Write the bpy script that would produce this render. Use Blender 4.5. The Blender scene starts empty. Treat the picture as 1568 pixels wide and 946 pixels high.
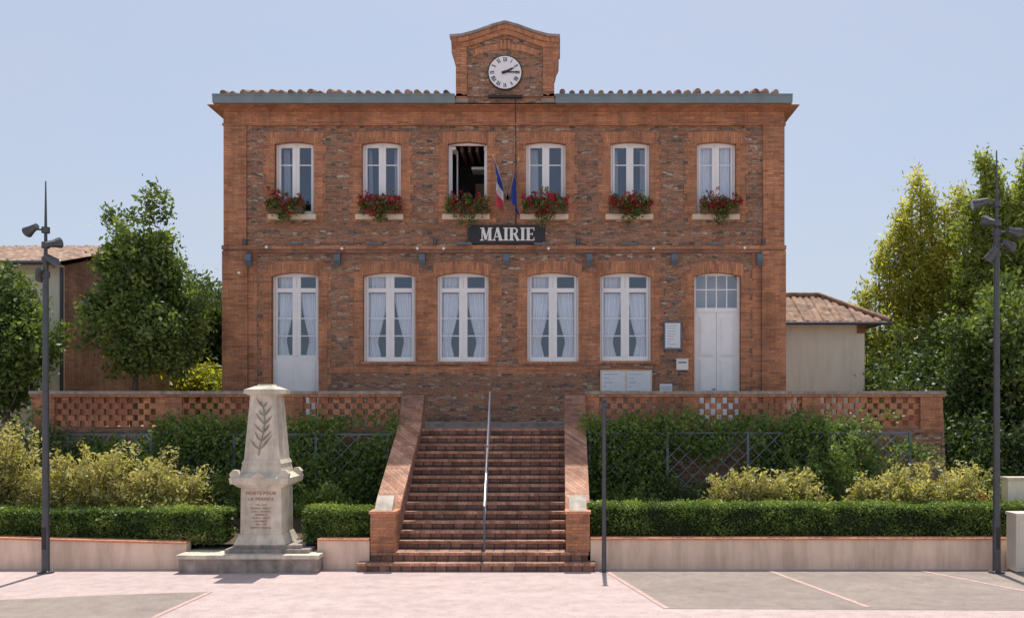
import bpy, math, random
import numpy as np
from mathutils import Vector, Matrix, noise as mnoise
random.seed(7)
rng = np.random.default_rng(11)
scene = bpy.context.scene

# ---------------------------------------------------------------- survey helpers
CAMZ, DIST, F = 3.38, 25.0, 1350.0
def X(p, y=0.0): return (p-857.0)*(DIST+y)/F
def Z(p, y=0.0): return CAMZ+(625.0-p)*(DIST+y)/F

# ---------------------------------------------------------------- materials
def new_mat(name):
    m = bpy.data.materials.new(name); m.use_nodes = True
    nt = m.node_tree; nt.nodes.clear()
    out = nt.nodes.new('ShaderNodeOutputMaterial')
    b = nt.nodes.new('ShaderNodeBsdfPrincipled')
    nt.links.new(b.outputs[0], out.inputs[0])
    return m, nt, b, out
def N(nt, t, **kw):
    n = nt.nodes.new(t)
    for k, v in kw.items(): setattr(n, k, v)
    return n
def L(nt, a, b): nt.links.new(a, b)
def ramp(nt, fac, stops, interp='LINEAR'):
    r = nt.nodes.new('ShaderNodeValToRGB'); r.color_ramp.interpolation = interp
    e = r.color_ramp.elements
    while len(e) > 1: e.remove(e[-1])
    e[0].position = stops[0][0]; e[0].color = (*stops[0][1], 1)
    for p, c in stops[1:]:
        q = e.new(p); q.color = (*c, 1)
    L(nt, fac, r.inputs[0]); return r.outputs[0]
def mixc(nt, fac, a, b, mode='MIX'):
    m = nt.nodes.new('ShaderNodeMix'); m.data_type = 'RGBA'; m.blend_type = mode
    for s, v in ((m.inputs[0], fac), (m.inputs[6], a), (m.inputs[7], b)):
        if isinstance(v, (int, float)): s.default_value = v
        elif isinstance(v, tuple): s.default_value = (*v, 1)
        else: L(nt, v, s)
    return m.outputs[2]
def math_(nt, op, a, b=0.0, clamp=False):
    m = nt.nodes.new('ShaderNodeMath'); m.operation = op; m.use_clamp = clamp
    for s, v in ((m.inputs[0], a), (m.inputs[1], b)):
        if isinstance(v, (int, float)): s.default_value = v
        else: L(nt, v, s)
    return m.outputs[0]
def noise_(nt, vec, scale, detail=4, rough=0.55):
    n = N(nt, 'ShaderNodeTexNoise'); n.inputs['Scale'].default_value = scale
    n.inputs['Detail'].default_value = detail; n.inputs['Roughness'].default_value = rough
    if vec is not None: L(nt, vec, n.inputs['Vector'])
    return n
def bump_(nt, b, h, strength=0.4, dist=0.02):
    bp = N(nt, 'ShaderNodeBump'); bp.inputs['Strength'].default_value = strength
    bp.inputs['Distance'].default_value = dist
    L(nt, h, bp.inputs['Height']); L(nt, bp.outputs[0], b.inputs['Normal'])
def streaks(nt, tc, c, amount, scale=1.6, sc=(2.2, 2.2, 0.3)):
    mp = N(nt, 'ShaderNodeMapping'); mp.inputs['Scale'].default_value = sc
    L(nt, tc.outputs['Object'], mp.inputs[0])
    n2 = noise_(nt, mp.outputs[0], scale, 6, 0.65)
    s = ramp(nt, n2.outputs[0], [(0.42, (1, 1, 1)), (0.72, (1-amount, 1-amount*1.02, 1-amount*1.05))])
    return mixc(nt, 1.0, c, s, 'MULTIPLY')

def plain(name, col, rough=0.6, var=0.15, scale=6.0, metal=0.0, bump=0.0, stain=0.0):
    m, nt, b, o = new_mat(name)
    tc = N(nt, 'ShaderNodeTexCoord')
    n = noise_(nt, tc.outputs['Object'], scale, 6)
    lo = tuple(c*(1-var) for c in col); hi = tuple(min(1, c*(1+var)) for c in col)
    c = ramp(nt, n.outputs[0], [(0.3, lo), (0.7, hi)])
    if stain > 0: c = streaks(nt, tc, c, stain)
    L(nt, c, b.inputs['Base Color'])
    b.inputs['Roughness'].default_value = rough; b.inputs['Metallic'].default_value = metal
    if bump > 0:
        n3 = noise_(nt, tc.outputs['Object'], scale*6, 5)
        bump_(nt, b, n3.outputs[0], bump, 0.02)
    return m

def uvvec(nt, rot=False, distort=0.0, ds=3.0):
    tc = N(nt, 'ShaderNodeTexCoord'); sp = N(nt, 'ShaderNodeSeparateXYZ')
    L(nt, tc.outputs['Object'], sp.inputs[0])
    u = math_(nt, 'ADD', sp.outputs[0], sp.outputs[1])
    cb = N(nt, 'ShaderNodeCombineXYZ')
    L(nt, u, cb.inputs[1 if rot else 0]); L(nt, sp.outputs[2], cb.inputs[0 if rot else 1])
    v = cb.outputs[0]
    if distort > 0:
        n = noise_(nt, tc.outputs['Object'], ds, 3)
        s = N(nt, 'ShaderNodeVectorMath', operation='SUBTRACT'); L(nt, n.outputs[1], s.inputs[0]); s.inputs[1].default_value = (.5, .5, .5)
        sc = N(nt, 'ShaderNodeVectorMath', operation='SCALE'); L(nt, s.outputs[0], sc.inputs[0]); sc.inputs['Scale'].default_value = distort
        a = N(nt, 'ShaderNodeVectorMath', operation='ADD'); L(nt, v, a.inputs[0]); L(nt, sc.outputs[0], a.inputs[1])
        v = a.outputs[0]
    return tc, v

def brick_nodes(nt, v, bw, bh, ms, pal, mortar):
    br = N(nt, 'ShaderNodeTexBrick'); L(nt, v, br.inputs['Vector'])
    br.inputs['Color1'].default_value = (0, 0, 0, 1); br.inputs['Color2'].default_value = (1, 1, 1, 1)
    br.inputs['Mortar'].default_value = (.5, .5, .5, 1)
    br.inputs['Scale'].default_value = 1; br.inputs['Mortar Size'].default_value = ms
    br.inputs['Mortar Smooth'].default_value = 0.2
    br.inputs['Brick Width'].default_value = bw; br.inputs['Row Height'].default_value = bh
    c = ramp(nt, br.outputs[0], pal)
    c = mixc(nt, br.outputs[1], c, mortar)
    return c, br.outputs[1]

def brick_mat(name, pal, mortar=(.34, .21, .14), bw=.30, bh=.068, ms=.008, rot=False, weather=.34, distort=.012, bump=.5, streak=.3):
    m, nt, b, o = new_mat(name)
    tc, v = uvvec(nt, rot, distort)
    c, h = brick_nodes(nt, v, bw, bh, ms, pal, mortar)
    n = noise_(nt, tc.outputs['Object'], 1.1, 7, .65)
    w = ramp(nt, n.outputs[0], [(.3, (1-weather,)*3), (.62, (1.12, 1.1, 1.08))])
    c = mixc(nt, 1.0, c, w, 'MULTIPLY')
    n2 = noise_(nt, tc.outputs['Object'], 28, 4, .7)
    w2 = ramp(nt, n2.outputs[0], [(.3, (.72,)*3), (.7, (1.22,)*3)])
    c = mixc(nt, 1.0, c, w2, 'MULTIPLY')
    if streak: c = streaks(nt, tc, c, streak, 2.2, (2.6, 2.6, .22))
    L(nt, c, b.inputs['Base Color']); b.inputs['Roughness'].default_value = .85
    hh = math_(nt, 'SUBTRACT', n2.outputs[0], h)
    bump_(nt, b, hh, bump, .02)
    return m

PAL_OR = [(0, (.39, .155, .080)), (.35, (.54, .225, .108)), (.7, (.64, .28, .132)), (1, (.45, .21, .125))]
PAL_DK = [(0, (.24, .115, .085)), (.4, (.37, .17, .11)), (.75, (.46, .215, .13)), (1, (.30, .17, .13))]
M_brick = brick_mat('orange_brick', PAL_OR)
M_brick_rot = brick_mat('voussoir_brick', PAL_OR, rot=True, bw=.34, bh=.068, distort=0.0)
M_brick_old = brick_mat('old_brick', PAL_DK, bw=.26, bh=.065, mortar=(.28, .20, .155))
M_claus = brick_mat('openwork_brick', [(0, (.40, .16, .09)), (.5, (.56, .24, .125)), (1, (.64, .30, .165))], bw=.5, bh=.4, ms=.001)
M_brick_far = brick_mat('far_brick', [(0, (.36, .18, .11)), (.5, (.46, .25, .16)), (1, (.52, .30, .20))], bw=.3, bh=.08)

def rubble_mat(name, grey=0.5, gain=1.0):
    m, nt, b, o = new_mat(name)
    tc, v = uvvec(nt, False, .022, 2.5)
    cb, hb = brick_nodes(nt, v, .24, .062, .008, [(0, (.27, .125, .08)), (.2, (.42, .185, .10)), (.55, (.56, .255, .135)), (.8, (.38, .20, .13)), (.92, (.23, .17, .14)), (1, (.60, .40, .27))], (.36, .25, .18))
    mp = N(nt, 'ShaderNodeMapping'); mp.inputs['Scale'].default_value = (6.2, 15.0, 1); L(nt, v, mp.inputs[0])
    vo = N(nt, 'ShaderNodeTexVoronoi'); vo.voronoi_dimensions = '2D'; vo.inputs['Scale'].default_value = 1; vo.inputs['Randomness'].default_value = .6
    L(nt, mp.outputs[0], vo.inputs['Vector'])
    ve = N(nt, 'ShaderNodeTexVoronoi'); ve.voronoi_dimensions = '2D'; ve.feature = 'DISTANCE_TO_EDGE'; ve.inputs['Scale'].default_value = 1; ve.inputs['Randomness'].default_value = .6
    L(nt, mp.outputs[0], ve.inputs['Vector'])
    sp = N(nt, 'ShaderNodeSeparateColor'); L(nt, vo.outputs['Color'], sp.inputs[0])
    cs = ramp(nt, sp.outputs[0], [(0, (.12, .10, .085)), (.2, (.22, .165, .125)), (.4, (.33, .185, .12)), (.65, (.50, .24, .135)), (.85, (.44, .30, .20)), (1, (.62, .50, .38))])
    edge = ramp(nt, ve.outputs['Distance'], [(.02, (1, 1, 1)), (.10, (0, 0, 0))])
    cs = mixc(nt, edge, cs, (.36, .25, .175))
    sx = N(nt, 'ShaderNodeSeparateXYZ'); L(nt, v, sx.inputs[0])
    band = math_(nt, 'SINE', math_(nt, 'MULTIPLY', sx.outputs[1], 19.0))
    mp2 = N(nt, 'ShaderNodeMapping'); mp2.inputs['Scale'].default_value = (1.6, 5.5, 1); L(nt, v, mp2.inputs[0])
    nn = noise_(nt, mp2.outputs[0], 2.2, 5, .65)
    s = math_(nt, 'ADD', math_(nt, 'MULTIPLY', band, .11), nn.outputs[0])
    t = .5+(.5-grey)*.25
    mask = ramp(nt, s, [(t-.04, (0, 0, 0)), (t+.04, (1, 1, 1))])
    c = mixc(nt, mask, cb, cs)
    n = noise_(nt, tc.outputs['Object'], .7, 7, .65)
    w = ramp(nt, n.outputs[0], [(.3, (.80*gain,)*3), (.65, (1.12*gain,)*3)])
    c = mixc(nt, 1.0, c, w, 'MULTIPLY')
    n2 = noise_(nt, tc.outputs['Object'], 22, 5, .7)
    w2 = ramp(nt, n2.outputs[0], [(.3, (.60,)*3), (.7, (1.34,)*3)])
    c = mixc(nt, 1.0, c, w2, 'MULTIPLY')
    L(nt, c, b.inputs['Base Color']); b.inputs['Roughness'].default_value = .9
    hm = math_(nt, 'MAXIMUM', math_(nt, 'MULTIPLY', hb, 1.0), edge)
    h = math_(nt, 'SUBTRACT', math_(nt, 'MULTIPLY', n2.outputs[0], 1.2), hm)
    bump_(nt, b, h, .8, .03)
    return m
M_field = rubble_mat('rubble_and_brick', .40)
M_base = rubble_mat('terrace_rubble', .8, 1.0)

M_white = plain('white_paint', (.84, .84, .83), .45, .04, 3)
M_cream = plain('cream_render', (.86, .78, .62), .9, .05, 1.2, stain=.15, bump=.15)
M_pinkwall = plain('pink_render', (.86, .64, .49), .9, .08, 1.5, stain=.32, bump=.2)
M_capbrick = plain('terracotta_cap', (.62, .27, .15), .8, .25, 14, bump=.3)
M_stone = plain('pale_limestone', (.68, .61, .49), .85, .15, 5, bump=.35, stain=.42)
M_relief_shade = plain('limestone_painted_shade', (.34, .30, .235), .85, .12, 5, bump=.3)  # darker copy of the limestone, shade painted into the palm relief
M_stonegrey = plain('grey_stone', (.35, .30, .26), .9, .3, 5, bump=.5, stain=.4)
M_sill = plain('sill_stone', (.70, .58, .44), .8, .12, 6)
M_zinc = plain('painted_zinc_gutter', (.19, .255, .27), .5, .12, 3, metal=.1)
M_metal = plain('dark_grey_metal', (.085, .09, .10), .45, .12, 5, metal=.4)
M_bluemetal = plain('blue_grey_metal', (.12, .16, .20), .5, .1, 5, metal=.2)
M_steel = plain('brushed_steel', (.75, .75, .77), .3, .05, 5, metal=.9)
M_lens = plain('spotlight_lens', (.16, .17, .18), .2, .05, 5)
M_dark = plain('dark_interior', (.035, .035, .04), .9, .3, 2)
M_wood = plain('interior_wood', (.16, .09, .05), .7, .3, 5)
M_black = plain('black_paint', (.02, .02, .022), .5, .1, 5)
M_sign = plain('dark_sign_enamel', (.035, .028, .032), .35, .1, 5)
M_letter = plain('white_enamel', (.8, .79, .76), .4, .03, 5)
M_clock = plain('clock_face_enamel', (.85, .85, .86), .35, .03, 5)
M_paper = plain('notice_paper', (.72, .76, .78), .6, .06, 8)
M_ink = plain('faded_ink', (.34, .38, .41), .8, .1, 8)
M_redink = plain('engraved_red_letters', (.42, .20, .14), .8, .1, 8)
M_blue = plain('flag_blue', (.03, .07, .36), .8, .1, 5)
M_eu = plain('flag_deep_blue', (.02, .05, .28), .8, .1, 5)
M_red = plain('flag_red', (.62, .07, .08), .8, .1, 5)
M_gold = plain('flag_gold', (.8, .55, .05), .6, .1, 5)
M_soil = plain('garden_soil', (.09, .065, .04), .95, .35, 6, bump=.6)
M_bark = plain('bark', (.15, .11, .08), .9, .3, 12, bump=.6)
M_grass = plain('grass', (.10, .13, .045), .95, .3, .8)
M_cabinet = plain('beige_cabinet', (.66, .60, .50), .5, .05, 3)
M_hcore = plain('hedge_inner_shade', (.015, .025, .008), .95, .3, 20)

def tile_mat():
    m, nt, b, o = new_mat('canal_tiles')
    tc = N(nt, 'ShaderNodeTexCoord')
    n = noise_(nt, tc.outputs['Object'], 3.5, 5, .7)
    c = ramp(nt, n.outputs[0], [(.25, (.11, .08, .065)), (.45, (.28, .165, .11)), (.6, (.40, .26, .18)), (.8, (.20, .155, .125))])
    v = N(nt, 'ShaderNodeTexVoronoi'); v.inputs['Scale'].default_value = 4; L(nt, tc.outputs['Object'], v.inputs['Vector'])
    sp = N(nt, 'ShaderNodeSeparateColor'); L(nt, v.outputs['Color'], sp.inputs[0])
    w = ramp(nt, sp.outputs[0], [(0, (.6,)*3), (1, (1.2,)*3)])
    c = mixc(nt, 1.0, c, w, 'MULTIPLY')
    L(nt, c, b.inputs['Base Color']); b.inputs['Roughness'].default_value = .85
    return m
M_tile = tile_mat()

def stair_mat():
    m, nt, b, o = new_mat('stair_brick')
    tc = N(nt, 'ShaderNodeTexCoord')
    br = N(nt, 'ShaderNodeTexBrick')
    sp = N(nt, 'ShaderNodeSeparateXYZ'); L(nt, tc.outputs['Object'], sp.inputs[0])
    cb = N(nt, 'ShaderNodeCombineXYZ'); L(nt, sp.outputs[0], cb.inputs[0])
    L(nt, math_(nt, 'ADD', sp.outputs[1], sp.outputs[2]), cb.inputs[1])
    L(nt, cb.outputs[0], br.inputs['Vector'])
    br.offset = 0.0
    br.inputs['Color1'].default_value = (0, 0, 0, 1); br.inputs['Color2'].default_value = (1, 1, 1, 1)
    br.inputs['Scale'].default_value = 1; br.inputs['Mortar Size'].default_value = .016
    br.inputs['Brick Width'].default_value = .235; br.inputs['Row Height'].default_value = .43
    c = ramp(nt, br.outputs[0], [(0, (.20, .105, .08)), (.5, (.30, .15, .105)), (1, (.37, .20, .14))])
    c = mixc(nt, br.outputs[1], c, (.10, .07, .06))
    n = noise_(nt, tc.outputs['Object'], 5, 6, .7)
    c = mixc(nt, 1.0, c, ramp(nt, n.outputs[0], [(.3, (.55,)*3), (.65, (1.2,)*3)]), 'MULTIPLY')
    c = streaks(nt, tc, c, .35, 1.2, (2.5, .6, .6))
    L(nt, c, b.inputs['Base Color']); b.inputs['Roughness'].default_value = .8
    bump_(nt, b, n.outputs[0], .4, .02)
    return m
M_stair = stair_mat()
M_nose = brick_mat('stair_nosing', [(0, (.42, .20, .13)), (.5, (.58, .30, .19)), (1, (.66, .39, .27))], mortar=(.25, .16, .12), bw=.11, bh=.5, ms=.006, weather=.4, distort=0, streak=.35)

def ground_mat(name, col, var, fs=60):
    m, nt, b, o = new_mat(name)
    tc = N(nt, 'ShaderNodeTexCoord')
    n = noise_(nt, tc.outputs['Object'], .45, 8, .65)
    n2 = noise_(nt, tc.outputs['Object'], fs, 3, .8)
    c = ramp(nt, n.outputs[0], [(.3, tuple(k*(1-var) for k in col)), (.7, tuple(k*(1+var) for k in col))])
    c = mixc(nt, 1.0, c, ramp(nt, n2.outputs[0], [(.32, (.62, .58, .58)), (.66, (1.22, 1.22, 1.22))]), 'MULTIPLY')
    n3 = noise_(nt, tc.outputs['Object'], 3.2, 7, .7)
    c = mixc(nt, 1.0, c, ramp(nt, n3.outputs[0], [(.3, (.80, .78, .78)), (.6, (1.05, 1.05, 1.05))]), 'MULTIPLY')
    c = streaks(nt, tc, c, .14, .8, (.25, 2.0, 1))
    L(nt, c, b.inputs['Base Color']); b.inputs['Roughness'].default_value = .9
    bump_(nt, b, n2.outputs[0], .25, .01)
    return m
M_plaza = ground_mat('pink_exposed_aggregate', (.54, .43, .405), .07, 45)
M_asph = ground_mat('worn_grey_asphalt', (.31, .26, .225), .12)
M_line = plain('painted_line', (.50, .34, .30), .8, .25, 9)

def glass_mat(name, fac=.22):
    m = bpy.data.materials.new(name); m.use_nodes = True; nt = m.node_tree; nt.nodes.clear()
    o = N(nt, 'ShaderNodeOutputMaterial'); t = N(nt, 'ShaderNodeBsdfTransparent'); g = N(nt, 'ShaderNodeBsdfGlossy')
    t.inputs[0].default_value = (.92, .95, .97, 1); g.inputs['Roughness'].default_value = .03; g.inputs[0].default_value = (.75, .85, 1, 1)
    mx = N(nt, 'ShaderNodeMixShader'); mx.inputs[0].default_value = fac
    tc = N(nt, 'ShaderNodeTexCoord'); n = noise_(nt, tc.outputs['Object'], 1.3, 2)
    bp = N(nt, 'ShaderNodeBump'); bp.inputs['Strength'].default_value = .08; bp.inputs['Distance'].default_value = .05
    L(nt, n.outputs[0], bp.inputs['Height']); L(nt, bp.outputs[0], g.inputs['Normal'])
    L(nt, t.outputs[0], mx.inputs[1]); L(nt, g.outputs[0], mx.inputs[2]); L(nt, mx.outputs[0], o.inputs[0])
    return m
M_glass = glass_mat('window_glass', .16)
M_curtain = plain('sheer_curtain', (.86, .87, .90), .9, .03, 3)

def leaf_mat(name, dark, mid, light, trans=.4):
    m, nt, b, o = new_mat(name)
    a = N(nt, 'ShaderNodeAttribute'); a.attribute_name = 'tint'
    c = ramp(nt, a.outputs['Fac'], [(0, dark), (.5, mid), (1, light)])
    L(nt, c, b.inputs['Base Color']); b.inputs['Roughness'].default_value = .5
    t = N(nt, 'ShaderNodeBsdfTranslucent')
    c2 = mixc(nt, 1.0, c, (1.6, 1.5, .6), 'MULTIPLY'); L(nt, c2, t.inputs[0])
    mx = N(nt, 'ShaderNodeMixShader'); mx.inputs[0].default_value = trans
    L(nt, b.outputs[0], mx.inputs[1]); L(nt, t.outputs[0], mx.inputs[2]); L(nt, mx.outputs[0], o.inputs[0])
    return m
M_leaf = leaf_mat('tree_leaves', (.045, .08, .022), (.115, .175, .045), (.25, .31, .085))
M_vine = leaf_mat('vine_leaves', (.05, .10, .025), (.14, .225, .055), (.27, .36, .10))
M_leafd = leaf_mat('dark_leaves', (.03, .055, .02), (.075, .12, .035), (.15, .19, .06), .35)
M_leafm = leaf_mat('light_tree_leaves', (.07, .11, .025), (.20, .26, .055), (.38, .42, .12), .5)
M_leafy = leaf_mat('yellow_green_leaves', (.16, .19, .03), (.36, .38, .07), (.56, .55, .16), .55)
M_leafb = leaf_mat('shrub_leaves', (.13, .16, .05), (.36, .36, .14), (.62, .57, .32), .45)
M_leafh = leaf_mat('box_hedge_leaves', (.05, .09, .022), (.13, .21, .045), (.28, .36, .09), .35)
M_petal = leaf_mat('geranium_petals', (.20, .010, .018), (.42, .022, .03), (.62, .07, .07), .2)

# ---------------------------------------------------------------- mesh builder
class MB:
    def __init__(s): s.v = []; s.f = []; s.m = []; s.sm = []; s.mats = []
    def mi(s, mat):
        if mat not in s.mats: s.mats.append(mat)
        return s.mats.index(mat)
    def face(s, pts, mat, smooth=False):
        i = len(s.v); s.v += [tuple(p) for p in pts]; s.f.append(tuple(range(i, i+len(pts)))); s.m.append(s.mi(mat)); s.sm.append(smooth)
    def poly(s, verts, faces, mat, smooth=False):
        i = len(s.v); s.v += [tuple(p) for p in verts]
        k = s.mi(mat)
        for f in faces: s.f.append(tuple(i+j for j in f)); s.m.append(k); s.sm.append(smooth)
    def box(s, x0, x1, y0, y1, z0, z1, mat):
        if x0 > x1: x0, x1 = x1, x0
        if y0 > y1: y0, y1 = y1, y0
        if z0 > z1: z0, z1 = z1, z0
        v = [(x0,y0,z0),(x1,y0,z0),(x1,y1,z0),(x0,y1,z0),(x0,y0,z1),(x1,y0,z1),(x1,y1,z1),(x0,y1,z1)]
        s.poly(v, [(0,3,2,1),(4,5,6,7),(0,1,5,4),(1,2,6,5),(2,3,7,6),(3,0,4,7)], mat)
    def prism(s, pts, y0, y1, mat):   # pts in x,z ; extruded along y
        n = len(pts)
        v = [(p[0], y0, p[1]) for p in pts]+[(p[0], y1, p[1]) for p in pts]
        f = [tuple(range(n)), tuple(range(2*n-1, n-1, -1))]
        f += [(i, i+n, (i+1) % n+n, (i+1) % n) for i in range(n)]
        s.poly(v, f, mat)
    def prismx(s, pts, x0, x1, mat):  # pts in y,z ; extruded along x
        n = len(pts)
        v = [(x0, p[0], p[1]) for p in pts]+[(x1, p[0], p[1]) for p in pts]
        f = [tuple(range(n)), tuple(range(2*n-1, n-1, -1))]
        f += [(i, i+n, (i+1) % n+n, (i+1) % n) for i in range(n)]
        s.poly(v, f, mat)
    def strip(s, lo, hi, y0, y1, mat):  # band between two xz polylines
        for i in range(len(lo)-1):
            a, b, c, d = lo[i], lo[i+1], hi[i+1], hi[i]
            s.face([(a[0],y0,a[1]),(b[0],y0,b[1]),(c[0],y0,c[1]),(d[0],y0,d[1])], mat)
            s.face([(a[0],y1,a[1]),(b[0],y1,b[1]),(b[0],y0,b[1]),(a[0],y0,a[1])], mat)
            s.face([(d[0],y0,d[1]),(c[0],y0,c[1]),(c[0],y1,c[1]),(d[0],y1,d[1])], mat)
        for a, d in ((lo[0], hi[0]), (lo[-1], hi[-1])):
            s.face([(a[0],y0,a[1]),(d[0],y0,d[1]),(d[0],y1,d[1]),(a[0],y1,a[1])], mat)
    def cyl(s, p0, p1, r0, r1, mat, n=12, caps=True):
        p0 = Vector(p0); p1 = Vector(p1); d = (p1-p0)
        if d.length < 1e-6: return
        d.normalize(); a = d.orthogonal().normalized(); b = d.cross(a)
        v = []
        for p, r in ((p0, r0), (p1, r1)):
            for i in range(n):
                t = 2*math.pi*i/n; v.append(p+(a*math.cos(t)+b*math.sin(t))*r)
        s.poly(v, [(i, (i+1) % n, (i+1) % n+n, i+n) for i in range(n)], mat, True)
        if caps:
            s.poly(v[:n], [tuple(range(n))[::-1]], mat); s.poly(v[n:], [tuple(range(n))], mat)
    def frustum(s, cx, cy, z0, z1, hx0, hy0, hx1, hy1, mat):
        v = [(cx-hx0,cy-hy0,z0),(cx+hx0,cy-hy0,z0),(cx+hx0,cy+hy0,z0),(cx-hx0,cy+hy0,z0),
             (cx-hx1,cy-hy1,z1),(cx+hx1,cy-hy1,z1),(cx+hx1,cy+hy1,z1),(cx-hx1,cy+hy1,z1)]
        s.poly(v, [(0,3,2,1),(4,5,6,7),(0,1,5,4),(1,2,6,5),(2,3,7,6),(3,0,4,7)], mat)
    def stroke(s, p, q, w, y, t, mat):  # flat stroke in the xz plane
        d = Vector((q[0]-p[0], q[1]-p[1])); d.normalize(); n = Vector((-d.y, d.x))*w/2
        s.prism([(p[0]-n.x, p[1]-n.y), (q[0]-n.x, q[1]-n.y), (q[0]+n.x, q[1]+n.y), (p[0]+n.x, p[1]+n.y)], y, y+t, mat)
    def done(s, name, parent=None):
        me = bpy.data.meshes.new(name); me.from_pydata(s.v, [], s.f)
        for m in s.mats: me.materials.append(m)
        me.polygons.foreach_set('material_index', s.m); me.polygons.foreach_set('use_smooth', s.sm); me.update()
        ob = bpy.data.objects.new(name, me); scene.collection.objects.link(ob)
        if parent: attach(ob, parent)
        return ob
def empty(name, loc=(0, 0, 0)):
    e = bpy.data.objects.new(name, None); e.location = loc; e.empty_display_size = .3
    scene.collection.objects.link(e); return e
def attach(ob, e):
    ob.parent = e; ob.matrix_parent_inverse = Matrix.Translation(e.location).inverted()

def leaves(name, P, tint, size, mat, parent=None, aspect=.55, jitter=.35, flat=0.0):
    n = len(P)
    a = rng.normal(size=(n, 3)); a[:, 2] *= (1-flat); a /= np.linalg.norm(a, axis=1)[:, None]
    b = rng.normal(size=(n, 3)); b -= (a*b).sum(1)[:, None]*a; b /= np.linalg.norm(b, axis=1)[:, None]
    sz = (size*(1+jitter*rng.normal(size=n))).clip(size*.4, size*2)[:, None]
    V = np.stack([P+a*sz, P+b*sz*aspect, P-a*sz, P-b*sz*aspect], 1).reshape(-1, 3)
    me = bpy.data.meshes.new(name)
    me.vertices.add(4*n); me.vertices.foreach_set('co', V.astype(np.float32).ravel())
    me.loops.add(4*n); me.loops.foreach_set('vertex_index', np.arange(4*n, dtype=np.int32))
    me.polygons.add(n); me.polygons.foreach_set('loop_start', np.arange(0, 4*n, 4, dtype=np.int32))
    try: me.polygons.foreach_set('loop_total', np.full(n, 4, dtype=np.int32))
    except Exception: pass
    me.update(calc_edges=True)
    at = me.attributes.new('tint', 'FLOAT', 'POINT')
    at.data.foreach_set('value', np.repeat(np.clip(tint, 0, 1), 4).astype(np.float32))
    me.materials.append(mat)
    ob = bpy.data.objects.new(name, me); scene.collection.objects.link(ob)
    if parent: attach(ob, parent)
    return ob
def clump(C, per, r, tsd=.18, tbase=.45):
    C = np.array(C, float); n = len(C)
    r = np.broadcast_to(np.array(r, float), (n, 3)) if np.ndim(r) <= 1 else r
    P = np.repeat(C, per, 0)+rng.normal(size=(n*per, 3))*np.repeat(r, per, 0)
    t = np.repeat(tbase+tsd*rng.normal(size=n), per)+.14*rng.normal(size=n*per)
    return P, t
def ellipsoid_pts(c, rad, n, shell=.5, seed=0, rough=.25):
    d = rng.normal(size=(n, 3)); d /= np.linalg.norm(d, axis=1)[:, None]
    k = np.array([1+rough*2*mnoise.noise(Vector(tuple(q*1.9+seed*7.3))) for q in d])
    r = rng.random(n)**shell
    return np.array(c)+d*np.array(rad)*(r*k)[:, None]

# ================================================================ GROUND
mb = MB(); mb.box(-900, 900, -600, 1200, -.3, -.004, M_grass); mb.done('ground')
mb = MB(); mb.face([(-90, -110, 0), (90, -110, 0), (90, -5.9, 0), (-90, -5.9, 0)], M_plaza); mb.done('plaza_pavement')
def gpt(px, py):
    d = CAMZ*F/(py-625.0); return ((px-857)*d/F, d-DIST)
def sheet(pts, z): return [(p[0], p[1], z) for p in pts]
mb = MB()
L1 = lambda y: gpt(925+1.638*(y-872), y)
mb.face(sheet([gpt(1568*1.05, 934), L1(931), L1(873), gpt(1568*1.2, 871.5), gpt(2400, 872), gpt(2400, 940)][::-1], .004), M_asph)
mb.face(sheet([gpt(325, 905), gpt(120, 912), gpt(-60, 921), gpt(-900, 930), gpt(-900, 1100), gpt(0, 1100), gpt(230, 946), ], .004), M_asph)
mb.done('asphalt_parking_area')
mb = MB()
def gline(a, b, w=.10, z=.008):
    a = Vector((*gpt(*a), z)); b = Vector((*gpt(*b), z)); d = (b-a).normalized(); n = Vector((-d.y, d.x, 0))*w/2
    mb.face([a-n, b-n, b+n, a+n], M_line)
gline((927, 873), (1021, 931)); gline((1178, 873), (1330, 929)); gline((1408, 873), (1700, 929.5))
gline((322, 905.5), (232, 946))
mb.done('parking_bay_lines')

# ================================================================ TOWN HALL
hall = empty('brick_town_hall', (X(772), 0, 2.88))
T = 2.88                                   # terrace level
bx0, bx1, BD = X(345), X(1199), 9.0
ups = [(421,481),(554,614),(686,746),(805,866),(935,995),(1067,1127)]
gws = [(416,488,652),(556,636,553),(669,748,553),(807,886,553),(918,997,552),(1063,1134,652)]
ztU, zbU = Z(217), Z(329)
holes = [(X(a), X(b), zbU, ztU) for a, b in ups]+[(X(a), X(b), max(Z(c), T+.002), Z(416)) for a, b, c in gws]
wall = MB()
xs = sorted({bx0, bx1, *[h[0] for h in holes], *[h[1] for h in holes]})
zs = sorted({0.0, Z(172), *[h[2] for h in holes], *[h[3] for h in holes]})
for i in range(len(xs)-1):
    for j in range(len(zs)-1):
        cx, cz = (xs[i]+xs[i+1])/2, (zs[j]+zs[j+1])/2
        if any(h[0] < cx < h[1] and h[2] < cz < h[3] for h in holes): continue
        wall.face([(xs[i],0,zs[j]),(xs[i+1],0,zs[j]),(xs[i+1],0,zs[j+1]),(xs[i],0,zs[j+1])], M_field)
for x0, x1, z0, z1 in holes:
    d = .32
    wall.face([(x0,0,z0),(x0,0,z1),(x0,d,z1),(x0,d,z0)], M_brick); wall.face([(x1,0,z1),(x1,0,z0),(x1,d,z0),(x1,d,z1)], M_brick)
    wall.face([(x0,0,z1),(x1,0,z1),(x1,d,z1),(x0,d,z1)], M_brick); wall.face([(x0,d,z0),(x1,d,z0),(x1,0,z0),(x0,0,z0)], M_sill)
wall.face([(bx0,BD,0),(bx0,0,0),(bx0,0,Z(172)),(bx0,BD,Z(172))], M_field)
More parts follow.
